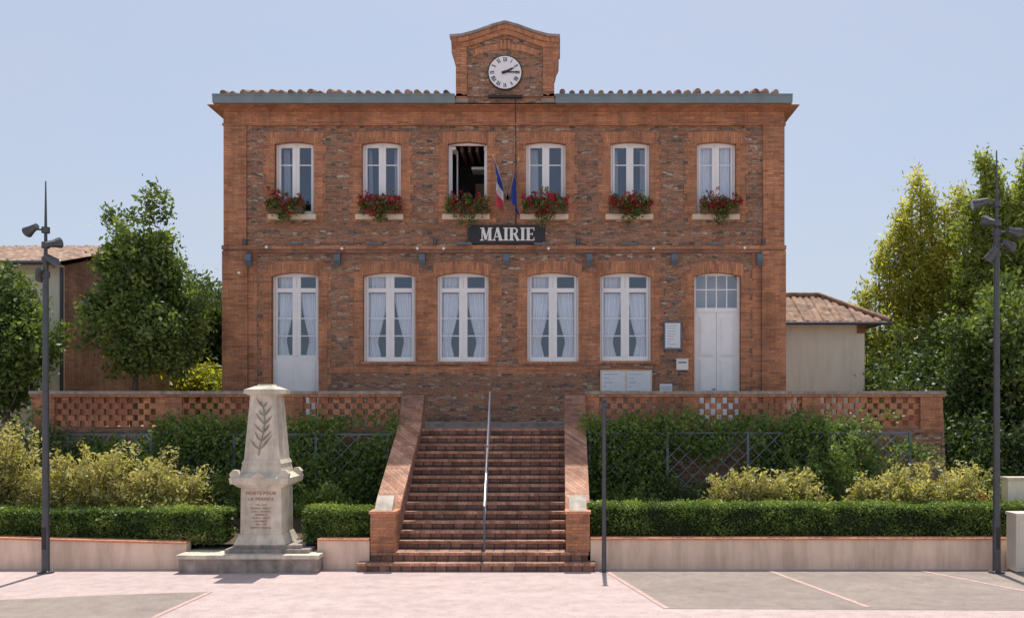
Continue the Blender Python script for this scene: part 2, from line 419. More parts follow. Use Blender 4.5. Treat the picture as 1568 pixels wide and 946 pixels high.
wall.face([(bx1,0,0),(bx1,BD,0),(bx1,BD,Z(172)),(bx1,0,Z(172))], M_field)
wall.face([(bx1,BD,0),(bx0,BD,0),(bx0,BD,Z(172)),(bx1,BD,Z(172))], M_field)
wall.done('walls', hall)
inn = MB()
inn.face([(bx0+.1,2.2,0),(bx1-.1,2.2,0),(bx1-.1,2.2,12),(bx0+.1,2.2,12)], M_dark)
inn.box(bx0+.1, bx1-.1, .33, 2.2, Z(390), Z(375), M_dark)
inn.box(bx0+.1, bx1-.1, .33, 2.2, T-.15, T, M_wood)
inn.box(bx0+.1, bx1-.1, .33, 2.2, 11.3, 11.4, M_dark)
for k in range(5): inn.box(X(690+k*12), X(694+k*12), .5, 2.1, Z(222)-.05, Z(216), M_wood)
inn.box(X(722), X(738), 1.2, 1.6, Z(375)+.01, Z(265), M_wood); inn.box(X(716), X(742), 1.1, 1.7, Z(243), Z(239), M_white)
inn.done('interior', hall)

# brick dressings
tr = MB()
def toothed(xe, side, z0, z1, w=.26, dp=.016):
    z = z0; k = 0
    while z < z1-.02:
        h = min(.272, z1-z); ww = w+(.09 if k % 2 else 0)+random.uniform(-.02, .02)
        tr.box(xe, xe+side*ww, -dp-random.uniform(0, .004), .05, z, z+h-.0005, M_brick); z += h; k += 1
for a, b in ups:
    toothed(X(a), -1, Z(340), ztU-.0); toothed(X(b), 1, Z(340), ztU)
for (a, b, c) in gws:
    zb = Z(c) if c < 600 else T+.4
    if (a, b) in ((556, 636), (807, 886)):
        toothed(X(a), -1, zb-.1, Z(416)); tr.box(X(b), X(b+33)-.001, -.018, .05, zb-.1, Z(416), M_brick)
    elif (a, b) in ((669, 748), (918, 997)): toothed(X(b), 1, zb-.1, Z(416))
    else: toothed(X(a), -1, zb-.1, Z(416)); toothed(X(b), 1, zb-.1, Z(416))
    if c < 600: tr.box(X(a)-.06, X(b)+.06, -.05, .1, Z(c)-.075, Z(c)-.001, M_brick_rot)
tr.box(X(504), X(916), -.0135, .03, Z(571), Z(562), M_brick)
def arch(xa, xb, ztop, rise, h, ext, dp=.024):
    n = 14; lo = []; hi = []
    cx = (xa+xb)/2; hw = (xb-xa)/2
    for i in range(n+1):
        t = -1+2*i/n
        lo.append((cx+t*(hw+(ext*.55 if abs(t) == 1 else ext*.55*abs(t))), ztop-rise*min(1.25, (t*(hw+ext*.55)/hw)**2)))
        hi.append((cx+t*(hw+ext), ztop+h-rise*t*t*.9))
    tr.strip(lo, hi, -dp, .2, M_brick_rot)
for a, b in ups: arch(X(a), X(b), ztU+.0, .055, .30, .30)
for a, b, c in gws: arch(X(a), X(b), Z(417), .10, .33, .12)
for (a, b) in ((345, 378), (1168, 1199)):
    x0, x1 = X(a), X(b)
    if a < 500: x0 -= .03
    else: x1 += .03
    tr.box(x0, x1, -.055, .4, Z(381), Z(189), M_brick)
    x0 -= .035; x1 += .035
    tr.box(x0, x1, -.08, .5, 0, Z(384), M_brick)
tr.box(X(378)+.03, X(394), -.0131, .03, Z(600), Z(384), M_brick); tr.box(X(1152), X(1168)-.04, -.0131, .03, Z(600), Z(384), M_brick)
tr.box(bx0-.07, bx1+.07, -.10, .3, Z(382), Z(376), M_brick); tr.box(bx0-.04, bx1+.04, -.06, .3, Z(387), Z(382.1), M_brick_old)
zf = Z(190)
tr.box(bx0-.03, bx1+.03, -.062, BD, zf, Z(172), M_brick)
tr.box(bx0-.06, bx1+.06, -.092, BD+.05, zf-.05, zf, M_brick)
z = Z(172)
zc_top = Z(158, -.45)
hstep = (zc_top-z)/6
for i in range(6):
    o = .07+.30*((i+1)/6)**1.7
    tr.box(bx0-o, bx1+o, -o, BD+o, z, z+hstep-.001, M_brick if i % 2 == 0 else M_brick_rot); z += hstep
tr.box(bx0-.02, X(916), -.13, 0.0, T, T+.13, M_stonegrey); tr.box(X(648)-.3, X(868)+.3, -.35, -.131, T, T+.10, M_stonegrey)
tr.done('brick_dressings', hall)

# gutters and roof
ty0 = -.33
tx0, tx1 = X(699, ty0), X(848, ty0)
gu = MB(); gz1, gz0 = Z(145, -.45), zc_top
gx0, gx1 = X(326, -.45), X(1213, -.45)
for a, b in ((gx0, tx0-.03), (tx1+.05, gx1)):
    gu.prismx([(-.50, gz0+.07), (-.47, gz0+.005), (-.30, gz0+.005), (-.30, gz1), (-.51, gz1)], a, b, M_zinc)
    gu.prismx([(-.525, gz1-.03), (-.511, gz1-.03), (-.511, gz1+.01), (-.525, gz1+.01)], a, b, M_zinc)
gu.prism([(gx0, gz1), (gx0+.04, gz0+.005), (gx0+.2, gz0+.005), (gx0+.2, gz1)], -.2999, BD+.4, M_zinc)
gu.prism([(gx1, gz1), (gx1-.2, gz1), (gx1-.2, gz0+.005), (gx1-.04, gz0+.005)], -.2999, BD+.4, M_zinc)
gu.done('gutters', hall)

def roof_plane(mb, O, U, V, Lr, run, tan, hipL, hipR, mat, pitch=.235, amp=.055):
    O = Vector(O); U = Vector(U); V = Vector(V); n = int(Lr/pitch); sub = 8
    prev = None
    for i in range(n*sub+1):
        u = Lr*i/(n*sub); ph = (i % sub)/sub
        h = amp*abs(math.sin(math.pi*ph+.4))**.8 + (.012*math.sin(i//sub*2.3))
        t = run
        if hipL: t = min(t, u)
        if hipR: t = min(t, Lr-u)
        ns = 6; col = []
        for k in range(ns+1):
            tt = t*k/ns; p = O+U*u+V*tt+Vector((0, 0, tt*tan+h)); col.append(p)
        base = O+U*u+Vector((0, 0, -.015)); col.insert(0, base)
        if prev:
            for k in range(len(col)-1): mb.face([prev[k], col[k], col[k+1], prev[k+1]], mat)
        prev = col
rf = MB()
rx0, rx1 = gx0+.16, gx1-.16; ry0 = -.38; rz = gz1+.0; RL = rx1-rx0; RD = BD+.38+.38
roof_plane(rf, (rx0, ry0, rz), (1,0,0), (0,1,0), RL, RD/2, .26, True, True, M_tile)
roof_plane(rf, (rx1, ry0+RD, rz), (-1,0,0), (0,-1,0), RL, RD/2, .26, True, True, M_tile)
roof_plane(rf, (rx0, ry0+RD, rz), (0,-1,0), (1,0,0), RD, RD/2, .26, True, True, M_tile)
roof_plane(rf, (rx1, ry0, rz), (0,1,0), (-1,0,0), RD, RD/2, .26, True, True, M_tile)
x = rx0+.12
while x < rx1-.1:
    if not (tx0-.1 < x < tx1+.1):
        rr = .078+.016*random.random(); dz = random.uniform(-.02, .025)
        rf.cyl((x, ry0-.06-random.uniform(0, .04), rz+.04+dz), (x+random.uniform(-.02,.02), ry0+.55, rz+.20+dz), rr, rr*.85, M_tile, 10)
        if random.random() < .25: rf.cyl((x, ry0+.0, rz+.09+dz), (x, ry0+.45, rz+.25), rr, rr*.85, M_tile, 10)
    x += .27
rf.done('tile_roof', hall)

# clock tower
tw = MB()
cx = (tx0+tx1)/2; hw = (tx1-tx0)/2; thw = (X(857, ty0)-X(689, ty0))/2
def TZ(p): return Z(p, ty0)
body = [(cx-hw, TZ(157)), (cx+hw, TZ(157)), (cx+hw, TZ(98)), (cx+hw+.04, TZ(88)), (cx+hw+.10, TZ(80)), (cx+hw+.11, TZ(66)), (cx, TZ(44)), (cx-hw-.11, TZ(66)), (cx-hw-.10, TZ(80)), (cx-hw-.04, TZ(88)), (cx-hw, TZ(98))]
tw.prism(body, ty0, ty0+1.3, M_field)
for s in (-1, 1):
    tw.box(cx+s*hw+s*.012, cx+s*(hw-.30), ty0-.05, ty0+.2, TZ(156), TZ(100), M_brick)
    pts = [(cx+s*(hw-.30), TZ(100)), (cx+s*(hw+.02), TZ(100)), (cx+s*(hw+.06), TZ(90)), (cx+s*(hw+.13), TZ(82)), (cx+s*(hw+.14), TZ(66)), (cx+s*(hw-.30), TZ(64))]
    tw.prism(pts, ty0-.055, ty0+1.31, M_brick)
    tw.box(cx+s*(hw+.05), cx+s*(hw-.34), ty0-.09, ty0+.2, TZ(158), TZ(152), M_stonegrey)
top = [(-thw, TZ(56)), (-thw+.32, TZ(55)), (-.8, TZ(49)), (-.35, TZ(40)), (0, TZ(35))]
top = [(cx+a, b) for a, b in top]+[(cx-a, b) for a, b in top[::-1][1:]]
off = lambda P, k, sx=1.0: [(cx+(p[0]-cx)*sx, p[1]-k) for p in P]
tw.strip(off(top, .07), top, ty0-.17, ty0+1.42, M_stonegrey)
tw.strip(off(top, .20, .975), off(top, .0705, .975), ty0-.12, ty0+1.38, M_brick_rot)
tw.strip(off(top, .34, .945), off(top, .2005, .945), ty0-.08, ty0+1.35, M_brick)
lo = []; hi = []
for i in range(17):
    t = -1+i/8; lo.append((cx+t*.88, TZ(76)-.20*t*t-.0)); hi.append((cx+t*.98, TZ(76)+.17-.22*t*t))
tw.strip(lo, hi, ty0-.03, ty0+.1, M_brick_rot)
for i in range(-1, 2): tw.prism([(cx+i*.09-.035, TZ(76)), (cx+i*.09+.035, TZ(76)), (cx+i*.11+.04, TZ(62)), (cx+i*.11-.04, TZ(62))], ty0-.045-.003*abs(i), ty0+.1, M_brick_rot)
tw.box(X(748, ty0), X(800, ty0), ty0-.12, ty0, TZ(151), TZ(147.5), M_black)
tw.done('clock_tower', hall)

ck = MB(); ccx, ccz, R = X(773.5, ty0), Z(112, ty0), .455
def disc(mb, cx, cz, r, y0, y1, mat, n=48):
    mb.prism([(cx+r*math.cos(2*math.pi*i/n), cz+r*math.sin(2*math.pi*i/n)) for i in range(n)], y0, y1, mat)
disc(ck, ccx, ccz, R+.03, ty0-.05, ty0+.02, M_black); disc(ck, ccx, ccz, R, ty0-.07, ty0-.051, M_clock)
rom = ['XII','I','II','III','IIII','V','VI','VII','VIII','IX','X','XI']
yy = ty0-.075
for h, s in enumerate(rom):
    ang = math.radians(90-30*h); rad = Vector((math.cos(ang), math.sin(ang))); tan = Vector((rad.y, -rad.x))
    wd = {'I': .028, 'V': .06, 'X': .062}; tot = sum(wd[c] for c in s); p = -tot/2
    def P_(u, v): return (ccx+tan.x*u+rad.x*v, ccz+tan.y*u+rad.y*v)
    for c in s:
        w = wd[c]; yy -= .00015
        if c == 'I': ck.stroke(P_(p+w/2, .30), P_(p+w/2, .415), .016, yy, .003, M_black)
        if c == 'V':
            ck.stroke(P_(p+w/2, .30), P_(p+.012, .415), .018, yy, .003, M_black); ck.stroke(P_(p+w/2, .30), P_(p+w-.01, .415), .010, yy-.0001, .003, M_black)
        if c == 'X':
            ck.stroke(P_(p+w-.01, .30), P_(p+.01, .415), .018, yy, .003, M_black); ck.stroke(P_(p+.01, .30), P_(p+w-.01, .415), .010, yy-.0001, .003, M_black)
        p += w
def hand(deg, ln, w, y):
    a = math.radians(90-deg); d = Vector((math.cos(a), math.sin(a))); n = Vector((-d.y, d.x))
    P = lambda u, v: (ccx+d.x*u+n.x*v, ccz+d.y*u+n.y*v)
    ck.prism([P(-.09, -w), P(ln*.7, -w), P(ln, 0), P(ln*.7, w), P(-.09, w)], y, y+.006, M_black)
hand(64, .30, .026, ty0-.095); hand(91, .42, .018, ty0-.105)
disc(ck, ccx, ccz, .04, ty0-.115, ty0-.07, M_black, 16)
ck.done('clock_dial', hall)

# ---- windows
fr = MB(); gl = MB(); cu = MB()
def curtain(x0, x1, zt, zb, y, edge, side, n=44):
    rows = 16; pr = None
    for j in range(rows+1):
        t = j/rows; z = zt+(zb-zt)*t; w = (x1-x0)*edge(t); row = []
        for i in range(n+1):
            s = i/n; xx = x0+w*s if side > 0 else x1-w*s
            row.append((xx, y+.026*math.sin(s*34+1.2*t)+.012*math.sin(s*81), z))
        if pr:
            for i in range(n): cu.face([pr[i], pr[i+1], row[i+1], row[i]], M_curtain, True)
        pr = row
def casement(x0, x1, z0, z1, y, ft, ct, trans=None, munt=(), th=.06):
    fr.box(x0, x0+ft, y, y+th, z0, z1, M_white); fr.box(x1-ft, x1, y, y+th, z0, z1, M_white)
    fr.box(x0+ft, x1-ft, y+.001, y+th, z1-ft*1.0, z1, M_white); fr.box(x0+ft, x1-ft, y+.001, y+th, z0, z0+ft*1.15, M_white)
    for xx in (x0+ft*.45, x1-ft*.45-.008): fr.box(xx, xx+.008, y-.0015, y, z0+.01, z1-.03, M_stonegrey)
    cxm = (x0+x1)/2
    fr.box(cxm-ct/2, cxm-.004, y-.012, y+th, z0+ft, z1-ft, M_white); fr.box(cxm+.004, cxm+ct/2, y-.012, y+th, z0+ft, z1-ft, M_white)
    fr.box(cxm-.018, cxm+.018, y-.024, y-.0125, z0+ft, (trans or z1)-ft*.3, M_white)
    if trans: fr.box(x0+ft*.9, x1-ft*.9, y-.018, y+th, trans-.06, trans+.06, M_white)
    for m in munt:
        fr.box(x0+ft, cxm-ct/2, y+.008, y+.04, m-.014, m+.014, M_white); fr.box(cxm+ct/2, x1-ft, y+.008, y+.04, m-.014, m+.014, M_white)
    gl.face([(x0+ft, y+.03, z0+ft), (x1-ft, y+.03, z0+ft), (x1-ft, y+.03, z1-ft), (x0+ft, y+.03, z1-ft)], M_glass)
WY = .15
for i, (a, b) in enumerate(ups):
    x0, x1 = X(a), X(b); z0, z1 = zbU, ztU
    if i == 2:
        ft = .06
        fr.box(x0, x0+ft, WY, WY+.06, z0, z1, M_white); fr.box(x1-ft, x1, WY, WY+.06, z0, z1, M_white)
        fr.box(x0+ft, x1-ft, WY, WY+.06, z1-ft, z1, M_white); fr.box(x0+ft, x1-ft, WY, WY+.06, z0, z0+ft, M_white)
        for (xx, sg, aw) in ((x0+ft, 1, .13), (x1-ft, -1, .05)):
            for (q0, q1) in ((0, .07), (.43, .50)):
                fr.prism([(xx+sg*aw*q0/.5, z0+.08), (xx+sg*(aw*q0/.5+.035), z0+.08), (xx+sg*(aw*q0/.5+.035), z1-.07), (xx+sg*aw*q0/.5, z1-.07)], WY+.07+q0, WY+.07+q1, M_white)
            fr.box(xx, xx+sg*aw, WY+.08, WY+.56, z0+.08, z0+.16, M_white); fr.box(xx, xx+sg*aw, WY+.08, WY+.56, z1-.15, z1-.07, M_white)
        continue
    casement(x0, x1, z0, z1, WY, .125, .20, None, (z1-.62, ))
    if i == 5:
        curtain(x0+.08, (x0+x1)/2, z1-.08, z0+.05, WY+.14, lambda t: 1.0, 1); curtain((x0+x1)/2, x1-.08, z1-.08, z0+.05, WY+.14, lambda t: 1.0, -1)
    else:
        q = [.36, .2, 0, .5, .3][i]
        e = (lambda t: q+.05*math.sin(3*t))
        curtain(x0+.08, (x0+x1)/2, z1-.08, z0+.05, WY+.4, e, 1); curtain((x0+x1)/2, x1-.08, z1-.08, z0+.05, WY+.4, (lambda t: .62-q), -1)
for i, (a, b, c) in enumerate(gws):
    x0, x1, z1 = X(a), X(b), Z(416)
    if i == 5: continue
    z0 = Z(c) if c < 600 else Z(550)
    casement(x0, x1, z0, z1, WY, .12, .235, Z(443), (Z(486), Z(513)))
    cx_ = (x0+x1)/2
    k_ = random.uniform(.88, 1.03)
    e = lambda t: k_*(.97-.50*min(1, t/.72)**1.5 + (0 if t < .72 else .22*(t-.72)/.28))
    curtain(x0+.1, cx_-.02, Z(447), z0+.05, WY+.14, e, 1); curtain(cx_+.02, x1-.1, Z(447), z0+.05, WY+.14, e, -1)
    curtain(x0+.1, cx_, z1-.1, Z(445), WY+.2, lambda t: 1, 1, 24)
    if c > 600:
        fr.box(x0, x1, WY-.01, WY+.06, T+.01, z0-.001, M_white)
        for q in (0, 1):
            xa = x0+.12+q*(x1-x0)/2*.93; fr.box(xa, xa+.45, WY-.03, WY-.0101, T+.15, z0-.12, M_white); fr.box(xa+.06, xa+.39, WY-.04, WY-.0301, T+.22, z0-.19, M_white)
x0, x1, z1 = X(1063), X(1134), Z(416); zt = Z(470)
fr.box(x0, x0+.07, WY, WY+.07, T, z1, M_white); fr.box(x1-.07, x1, WY, WY+.07, T, z1, M_white); fr.box(x0+.07, x1-.07, WY, WY+.07, z1-.09, z1, M_white)
fr.box(x0+.07, x1-.07, WY-.02, WY+.07, zt-.12, zt, M_white)
for k in range(1, 4):
    xx = x0+.07+(x1-x0-.14)*k/4; fr.box(xx-.017, xx+.017, WY+.01, WY+.05, zt, z1-.09, M_white)
zz = (zt+z1)/2+.02; fr.box(x0+.07, x1-.07, WY+.011, WY+.051, zz-.017, zz+.017, M_white)
gl.face([(x0+.07, WY+.04, zt), (x1-.07, WY+.04, zt), (x1-.07, WY+.04, z1-.09), (x0+.07, WY+.04, z1-.09)], M_glass)
cu.face([(x0-.2, WY+.75, zt-.3), (x1+.2, WY+.75, zt-.3), (x1+.2, WY+.75, z1+.3), (x0-.2, WY+.75, z1+.3)], M_curtain)
cxm = (x0+x1)/2
for s in (-1, 1):
    xa, xb = (x0+.07, cxm-.006) if s < 0 else (cxm+.006, x1-.07)
    fr.box(xa, xb, WY+.01, WY+.06, T+.01, zt-.121, M_white)
    for (q0, q1) in ((.12, .85), (.97, 1.9), (2.0, zt-.121-T-.12)):
        fr.box(xa+.10, xb-.10, WY-.012, WY+.0099, T+q0, T+q1, M_white); fr.box(xa+.14, xb-.14, WY-.03, WY-.0121, T+q0+.05, T+q1-.05, M_white)
fr.box(cxm-.006, cxm+.006, WY+.03, WY+.05, T+.01, zt-.121, M_stonegrey)
fr.cyl((cxm-.05, WY-.06, T+1.05), (cxm-.05, WY-.02, T+1.05), .02, .02, M_metal); fr.cyl((cxm-.05, WY-.06, T+1.05), (cxm-.14, WY-.06, T+1.05), .011, .011, M_metal)
fr.done('window_frames_and_doors', hall); gl.done('window_glass', hall); cu.done('curtains', hall)

si = MB()
for a, b in ups: si.box(X(a)-.15, X(b)+.08, -.16, .12, Z(337), Z(329)-.001, M_sill)
si.done('window_sills', hall)

lt = MB()
for p in (384, 519, 648, 776, 902, 1031, 1161):
    x = X(p); lt.prismx([(-.26, Z(391)), (-.10, Z(388)), (-.10, Z(406)), (-.16, Z(408)), (-.26, Z(400))], x-.085, x+.085, M_bluemetal)
    lt.box(x-.03, x+.03, -.11, -.0, Z(398), Z(388), M_bluemetal)
for p in (379, 668, 885, 1166):
    x = X(p); lt.cyl((x, -.22, Z(377)), (x, -.22, Z(368)), .05, .07, M_metal, 10); lt.cyl((x, -.22, Z(372)), (x, 0, Z(374)), .02, .02, M_metal, 8)
for p in (450, 575, 712, 830, 962, 1095):
    x = X(p); lt.box(x-.22, x+.22, -.19, -.10, Z(376), Z(373), M_bluemetal)
for (p, q) in ((368, 418), (410, 379), (525, 381), (640, 381), (840, 381), (1000, 381), (1139, 380), (680, 381)):
    disc(lt, X(p), Z(q), .04, -.13, -.005, M_letter, 14)
lt.cyl((X(790, -.15), -.53, Z(150, -.4)), (X(790), -.06, Z(190)), .012, .012, M_black, 6); lt.cyl((X(790), -.07, Z(190)), (X(790), -.03, Z(345)), .012, .012, M_black, 6)
lt.done('wall_lights_and_cable', hall)

# MAIRIE sign
sg = MB(); xa, xb, za, zb = X(716, -.1), X(835, -.1), Z(372.5, -.1), Z(344, -.1)
sg.box(xa, xb, -.10, -.02, za, zb, M_sign); sg.box(xa+.02, xb-.02, -.105, -.101, za+.02, zb-.02, M_black)
for (x, z_) in ((xa+.04, za+.04), (xb-.04, za+.04), (xa+.04, zb-.04), (xb-.04, zb-.04)): disc(sg, x, z_, .012, -.112, -.104, M_letter, 8)
H = .365; b0 = Z(368, -.1); cur = [X(735.0, -.1)]; yl = [-.108]
def st(p, q, w):
    yl[0] -= .0003; sg.stroke((cur[0]+p[0], b0+p[1]), (cur[0]+q[0], b0+q[1]), w, yl[0], .004, M_letter)
def serif(x, z_, w=.11): st((x-w/2, z_), (x+w/2, z_), .028)
TK, TN, S = .082, .028, .014
def lM():
    w = .34; st((.06, 0), (.06, H), TN); st((w-.06, 0), (w-.06, H), TK); st((.075, H), (w/2, .03), TK*.9); st((w/2, .03), (w-.085, H), TN)
    serif(.055, S); serif(w-.06, S, .13); serif(.06, H-S); serif(w-.05, H-S, .12); return w
def lA():
    w = .31; st((w/2-.01, H), (.05, 0), TN); st((w/2-.01, H), (w-.06, 0), TK); st((.08, .11), (w-.1, .11), .026); serif(.05, S, .1); serif(w-.06, S, .13); return w
def lI():
    w = .16; st((w/2, 0), (w/2, H), TK); serif(w/2, S, .145); serif(w/2, H-S, .145); return w
def lR():
    w = .31; st((.075, 0), (.075, H), TK); serif(.075, S, .145); st((.01, H-S), (.16, H-S), .028)
    P = [(.16, H-.015), (.215, H-.04), (.235, H-.09), (.215, H-.145), (.16, H-.17)]
    for i in range(4): st(P[i], P[i+1], .05 if i in (1, 2) else .04)
    st((.09, H-.172), (.165, H-.172), .026); st((.165, H-.17), (w-.05, 0), TK*.9); serif(w-.03, S, .07); return w
def lE():
    w = .27; st((.075, 0), (.075, H), TK); st((.01, S), (w-.03, S), .028); st((.01, H-S), (w-.03, H-S), .028); st((.09, H/2), (.19, H/2), .026)
    st((w-.035, 0), (w-.035, .09), .022); st((w-.035, H-.09), (w-.035, H), .022); st((.19, H/2-.04), (.19, H/2+.04), .02); return w
for f in (lM, lA, lI, lR, lI, lE): w = f(); cur[0] += w+.002
sg.done('mairie_sign', None)

# flags
def flag(name, tip, base, mats, fall, ph):
    e = empty(name, base); m = MB(); m.cyl(base, tip, .016, .013, M_steel, 8); m.cyl(tip, Vector(tip)+(Vector(tip)-Vector(base)).normalized()*.05, .022, .002, M_gold, 8)
    m.box(base[0]-.06, base[0]+.06, -.05, 0, base[2]-.09, base[2]+.05, M_metal); m.done('pole', e)
    c = MB(); A = Vector(tip); B = Vector(base); ns, ntt = 14, 34; rows = []
    for i in range(ns+1):
        s = i/ns; hp = A.lerp(B, .03+.6*s); row = []
        for j in range(ntt+1):
            t = j/ntt
            tx = A.x+(B.x-A.x)*.45+.055*math.sin(7*s+4*t+ph)
            x = hp.x*(1-t**.6)+(tx+.16*(s-.5)+.05*t)*t**.6
            y = hp.y+.07*math.sin(9*s+3*t+ph)*min(1, t*3)+.05*t
            z_ = hp.z-fall*t*(1-.25*s)-.0
            row.append((x, y, z_))
        rows.append(row)
    for i in range(ns):
        for j in range(ntt):
            mat = mats[min(len(mats)-1, int((j/ntt)*len(mats)))]
            c.face([rows[i][j], rows[i+1][j], rows[i+1][j+1], rows[i][j+1]], mat, True)
    c.done('cloth', e)
flag('french_flag', (X(755, -.75), -.75, Z(238, -.75)), (X(776), -.05, Z(300)), [M_blue, M_white, M_red], 1.3, 0)
flag('european_flag', (X(794, -.75), -.75, Z(243, -.75)), (X(779), -.05, Z(300)), [M_eu], 1.2, 2)

# flower boxes
for i, (a, b) in enumerate(ups):
    e = empty('geranium_window_box', (X((a+b)/2), -.25, Z(325)))
    cxp = [436, 580, 714, 832, 963, 1098][i]; x = X(cxp+3, -.2); hwid = [.50, .54, .56, .58, .54, .54][i]
    m = MB(); m.box(x-hwid*.95, x+hwid*.95, -.32, -.08, Z(329)+.001, Z(318), M_wood)
    m.box(x-hwid, x+hwid, -.335, -.065, Z(318)+.001, Z(316), M_wood); m.done('planter', e)
    n = 90
    u = rng.uniform(-1, 1, n)
    C = np.stack([x+hwid*u, -.30+.1*rng.normal(size=n), Z(317)+.14*rng.normal(size=n)*(1.1-.5*np.abs(u))], 1)
    C[:12, 2] -= .26; C[:12, 0] = x+hwid*.4*rng.uniform(-1, 1, 12)
    P, t = clump(C, 16, .05); leaves('leaves', P, t, .032, M_leaf, e, .8)
    n = int(78*[.55, 1, .45, 1, .9, .7][i]); u = rng.uniform(-1, 1, n)
    C = np.stack([x+hwid*1.08*u, -.38+.06*rng.normal(size=n), Z(313)+.14*rng.normal(size=n)*(1.15-.5*np.abs(u))], 1)
    C[:8, 2] -= .2; C[:8, 0] = x+hwid*.4*rng.uniform(-1, 1, 8)
    P, t = clump(C, 22, .032, .24, .45); leaves('flowers', P, t, .020, M_petal, e, .9)

# notice boards
def board(name, a, b, c, d, lines, frame=M_white, dbl=False):
    m = MB(); x0, x1, z0, z1 = X(a), X(b), Z(d), Z(c)
    m.box(x0, x1, -.09, -.02, z0, z1, frame)
    cols = ((x0+.05, (x0+x1)/2-.03), ((x0+x1)/2+.03, x1-.05)) if dbl else ((x0+.04, x1-.04),)
    for q, (u, v) in enumerate(cols):
        m.box(u, v, -.095, -.0901, z0+.05, z1-.05, M_paper)
        for k in range(lines):
            zz = z1-.12-(z1-z0-.2)*k/max(1, lines-1); ww = (v-u)*random.uniform(.3, .85)
            if dbl and k in (1, 3): ww *= .4
            m.box(u+.05, u+.05+ww*.8, -.098, -.0951, zz-.008, zz+.008, M_ink)
    return m.done(name)
board('notice_board', 1016, 1043, 492, 535, 9, M_bluemetal)
board('wide_notice_board', 919, 998, 566, 602, 5, M_sill, True)
m = MB(); x0, x1, z0, z1 = X(1035), X(1053), Z(566), Z(550)
m.box(x0, x1, -.14, -.02, z0, z1, M_letter); m.box(x0+.05, x1-.05, -.145, -.1401, z1-.10, z1-.07, M_black); m.box(x0-.01, x1+.01, -.16, -.02, z1+.001, z1+.02, M_letter); m.done('letter_box')
m = MB(); x0, x1, z0, z1 = X(1010), X(1029), Z(600), Z(587)
m.box(x0, x1, -.06, -.02, z0, z1, M_paper); m.box(x0+.03, x1-.03, -.065, -.0601, z0+.08, z0+.10, M_ink); m.box(x0+.03, x1-.03, -.065, -.0601, z0+.14, z0+.16, M_ink); m.done('wall_plaque')

# ================================================================ TERRACE
ter = empty('brick_terrace', (-1.6, -2.5, 0))
TY = -2.5; lx0, lx1 = X(50, TY), -3.48-.52; rx0_, rx1_ = .15+.50, X(1443, TY)
m = MB()
m.box(lx0, lx1, TY, -.131, 0, T-.001, M_base); m.box(rx0_, rx1_, TY, -.131, 0, T-.001, M_base); m.box(lx1, rx0_, TY+.001, -.131, 0, T-.002, M_base)
m.box(lx0, bx0-.1, -.131, 2.5, 0, T-.003, M_base); m.box(bx1+.1, rx1_, -.131, 2.5, 0, T-.003, M_base)
m.box(lx0-.03, lx1, TY-.04, TY-.0005, T-.10, T-.02, M_brick_old); m.box(rx0_, rx1_+.03, TY-.04, TY-.0005, T-.10, T-.02, M_brick_old)
m.done('retaining_wall', ter)
m = MB()
m.face([(lx0, TY, T), (rx1_, TY, T), (rx1_, -.14, T), (lx0, -.14, T)], M_asph); m.done('terrace_floor', ter)
bal = MB(); ztop = 3.83; capz = 3.68
def claustra(xa, xb):
    z = T+.045; n = 5
    hh = (capz-.012-z)/n; per = .30
    bal.box(xa, xb, TY, TY+.22, T+.001, T+.044, M_brick_old)
    for r in range(n):
        x = xa-(0 if r % 2 else per/2)
        while x < xb-.01:
            x2 = min(x+.172, xb); x1_ = max(x, xa)
            if x2 > x1_+.01:
                j = random.uniform(-.012, .012)
                bal.box(x1_, x2, TY+.04+j, TY+.15+j, z+.0005+random.uniform(0, .006), z+hh-.0005, M_claus)
            x += per
        z += hh
    bal.box(xa, xb, TY+.005, TY+.215, z, capz, M_brick_old)
def pier(xa, xb): bal.box(xa, xb, TY-.03, TY+.25, T-.02, capz, M_brick)
LP = [(50, 84), (240, 279), (430, 464)]; RP = [(1045, 1070), (1228, 1256), (1409, 1443)]
edges = []
for a, b in LP: pier(X(a, TY), X(b, TY)); edges += [X(a, TY), X(b, TY)]
for a, b in [(edges[1], edges[2]), (edges[3], edges[4]), (edges[5], lx1-.0)]: claustra(a, b)
edges = []
for a, b in RP: pier(X(a, TY), X(b, TY)); edges += [X(a, TY), X(b, TY)]
for a, b in [(rx0_+.35, edges[0]), (edges[1], edges[2]), (edges[3], edges[4])]: claustra(a, b)
pier(rx0_, rx0_+.35)
for a, b in ((lx0-.05, lx1-.0), (rx0_, rx1_+.05)):
    bal.box(a, b, TY-.06, TY+.28, capz+.001, capz+.07, M_brick_rot); bal.box(a-.01, b, TY-.08, TY+.30, capz+.071, ztop, M_stonegrey)
bal.box(rx1_-.22, rx1_, TY+.25, 2.4, T, capz, M_brick_old); bal.box(lx0, lx0+.22, TY+.25, 2.4, T, capz, M_brick_old)
bal.prism([(rx1_-.02, 0), (rx1_+.14, 0), (rx1_+.02, T+.4), (rx1_-.02, T+.4)], TY-.02, TY+.5, M_base)
bal.done('balustrade', ter)

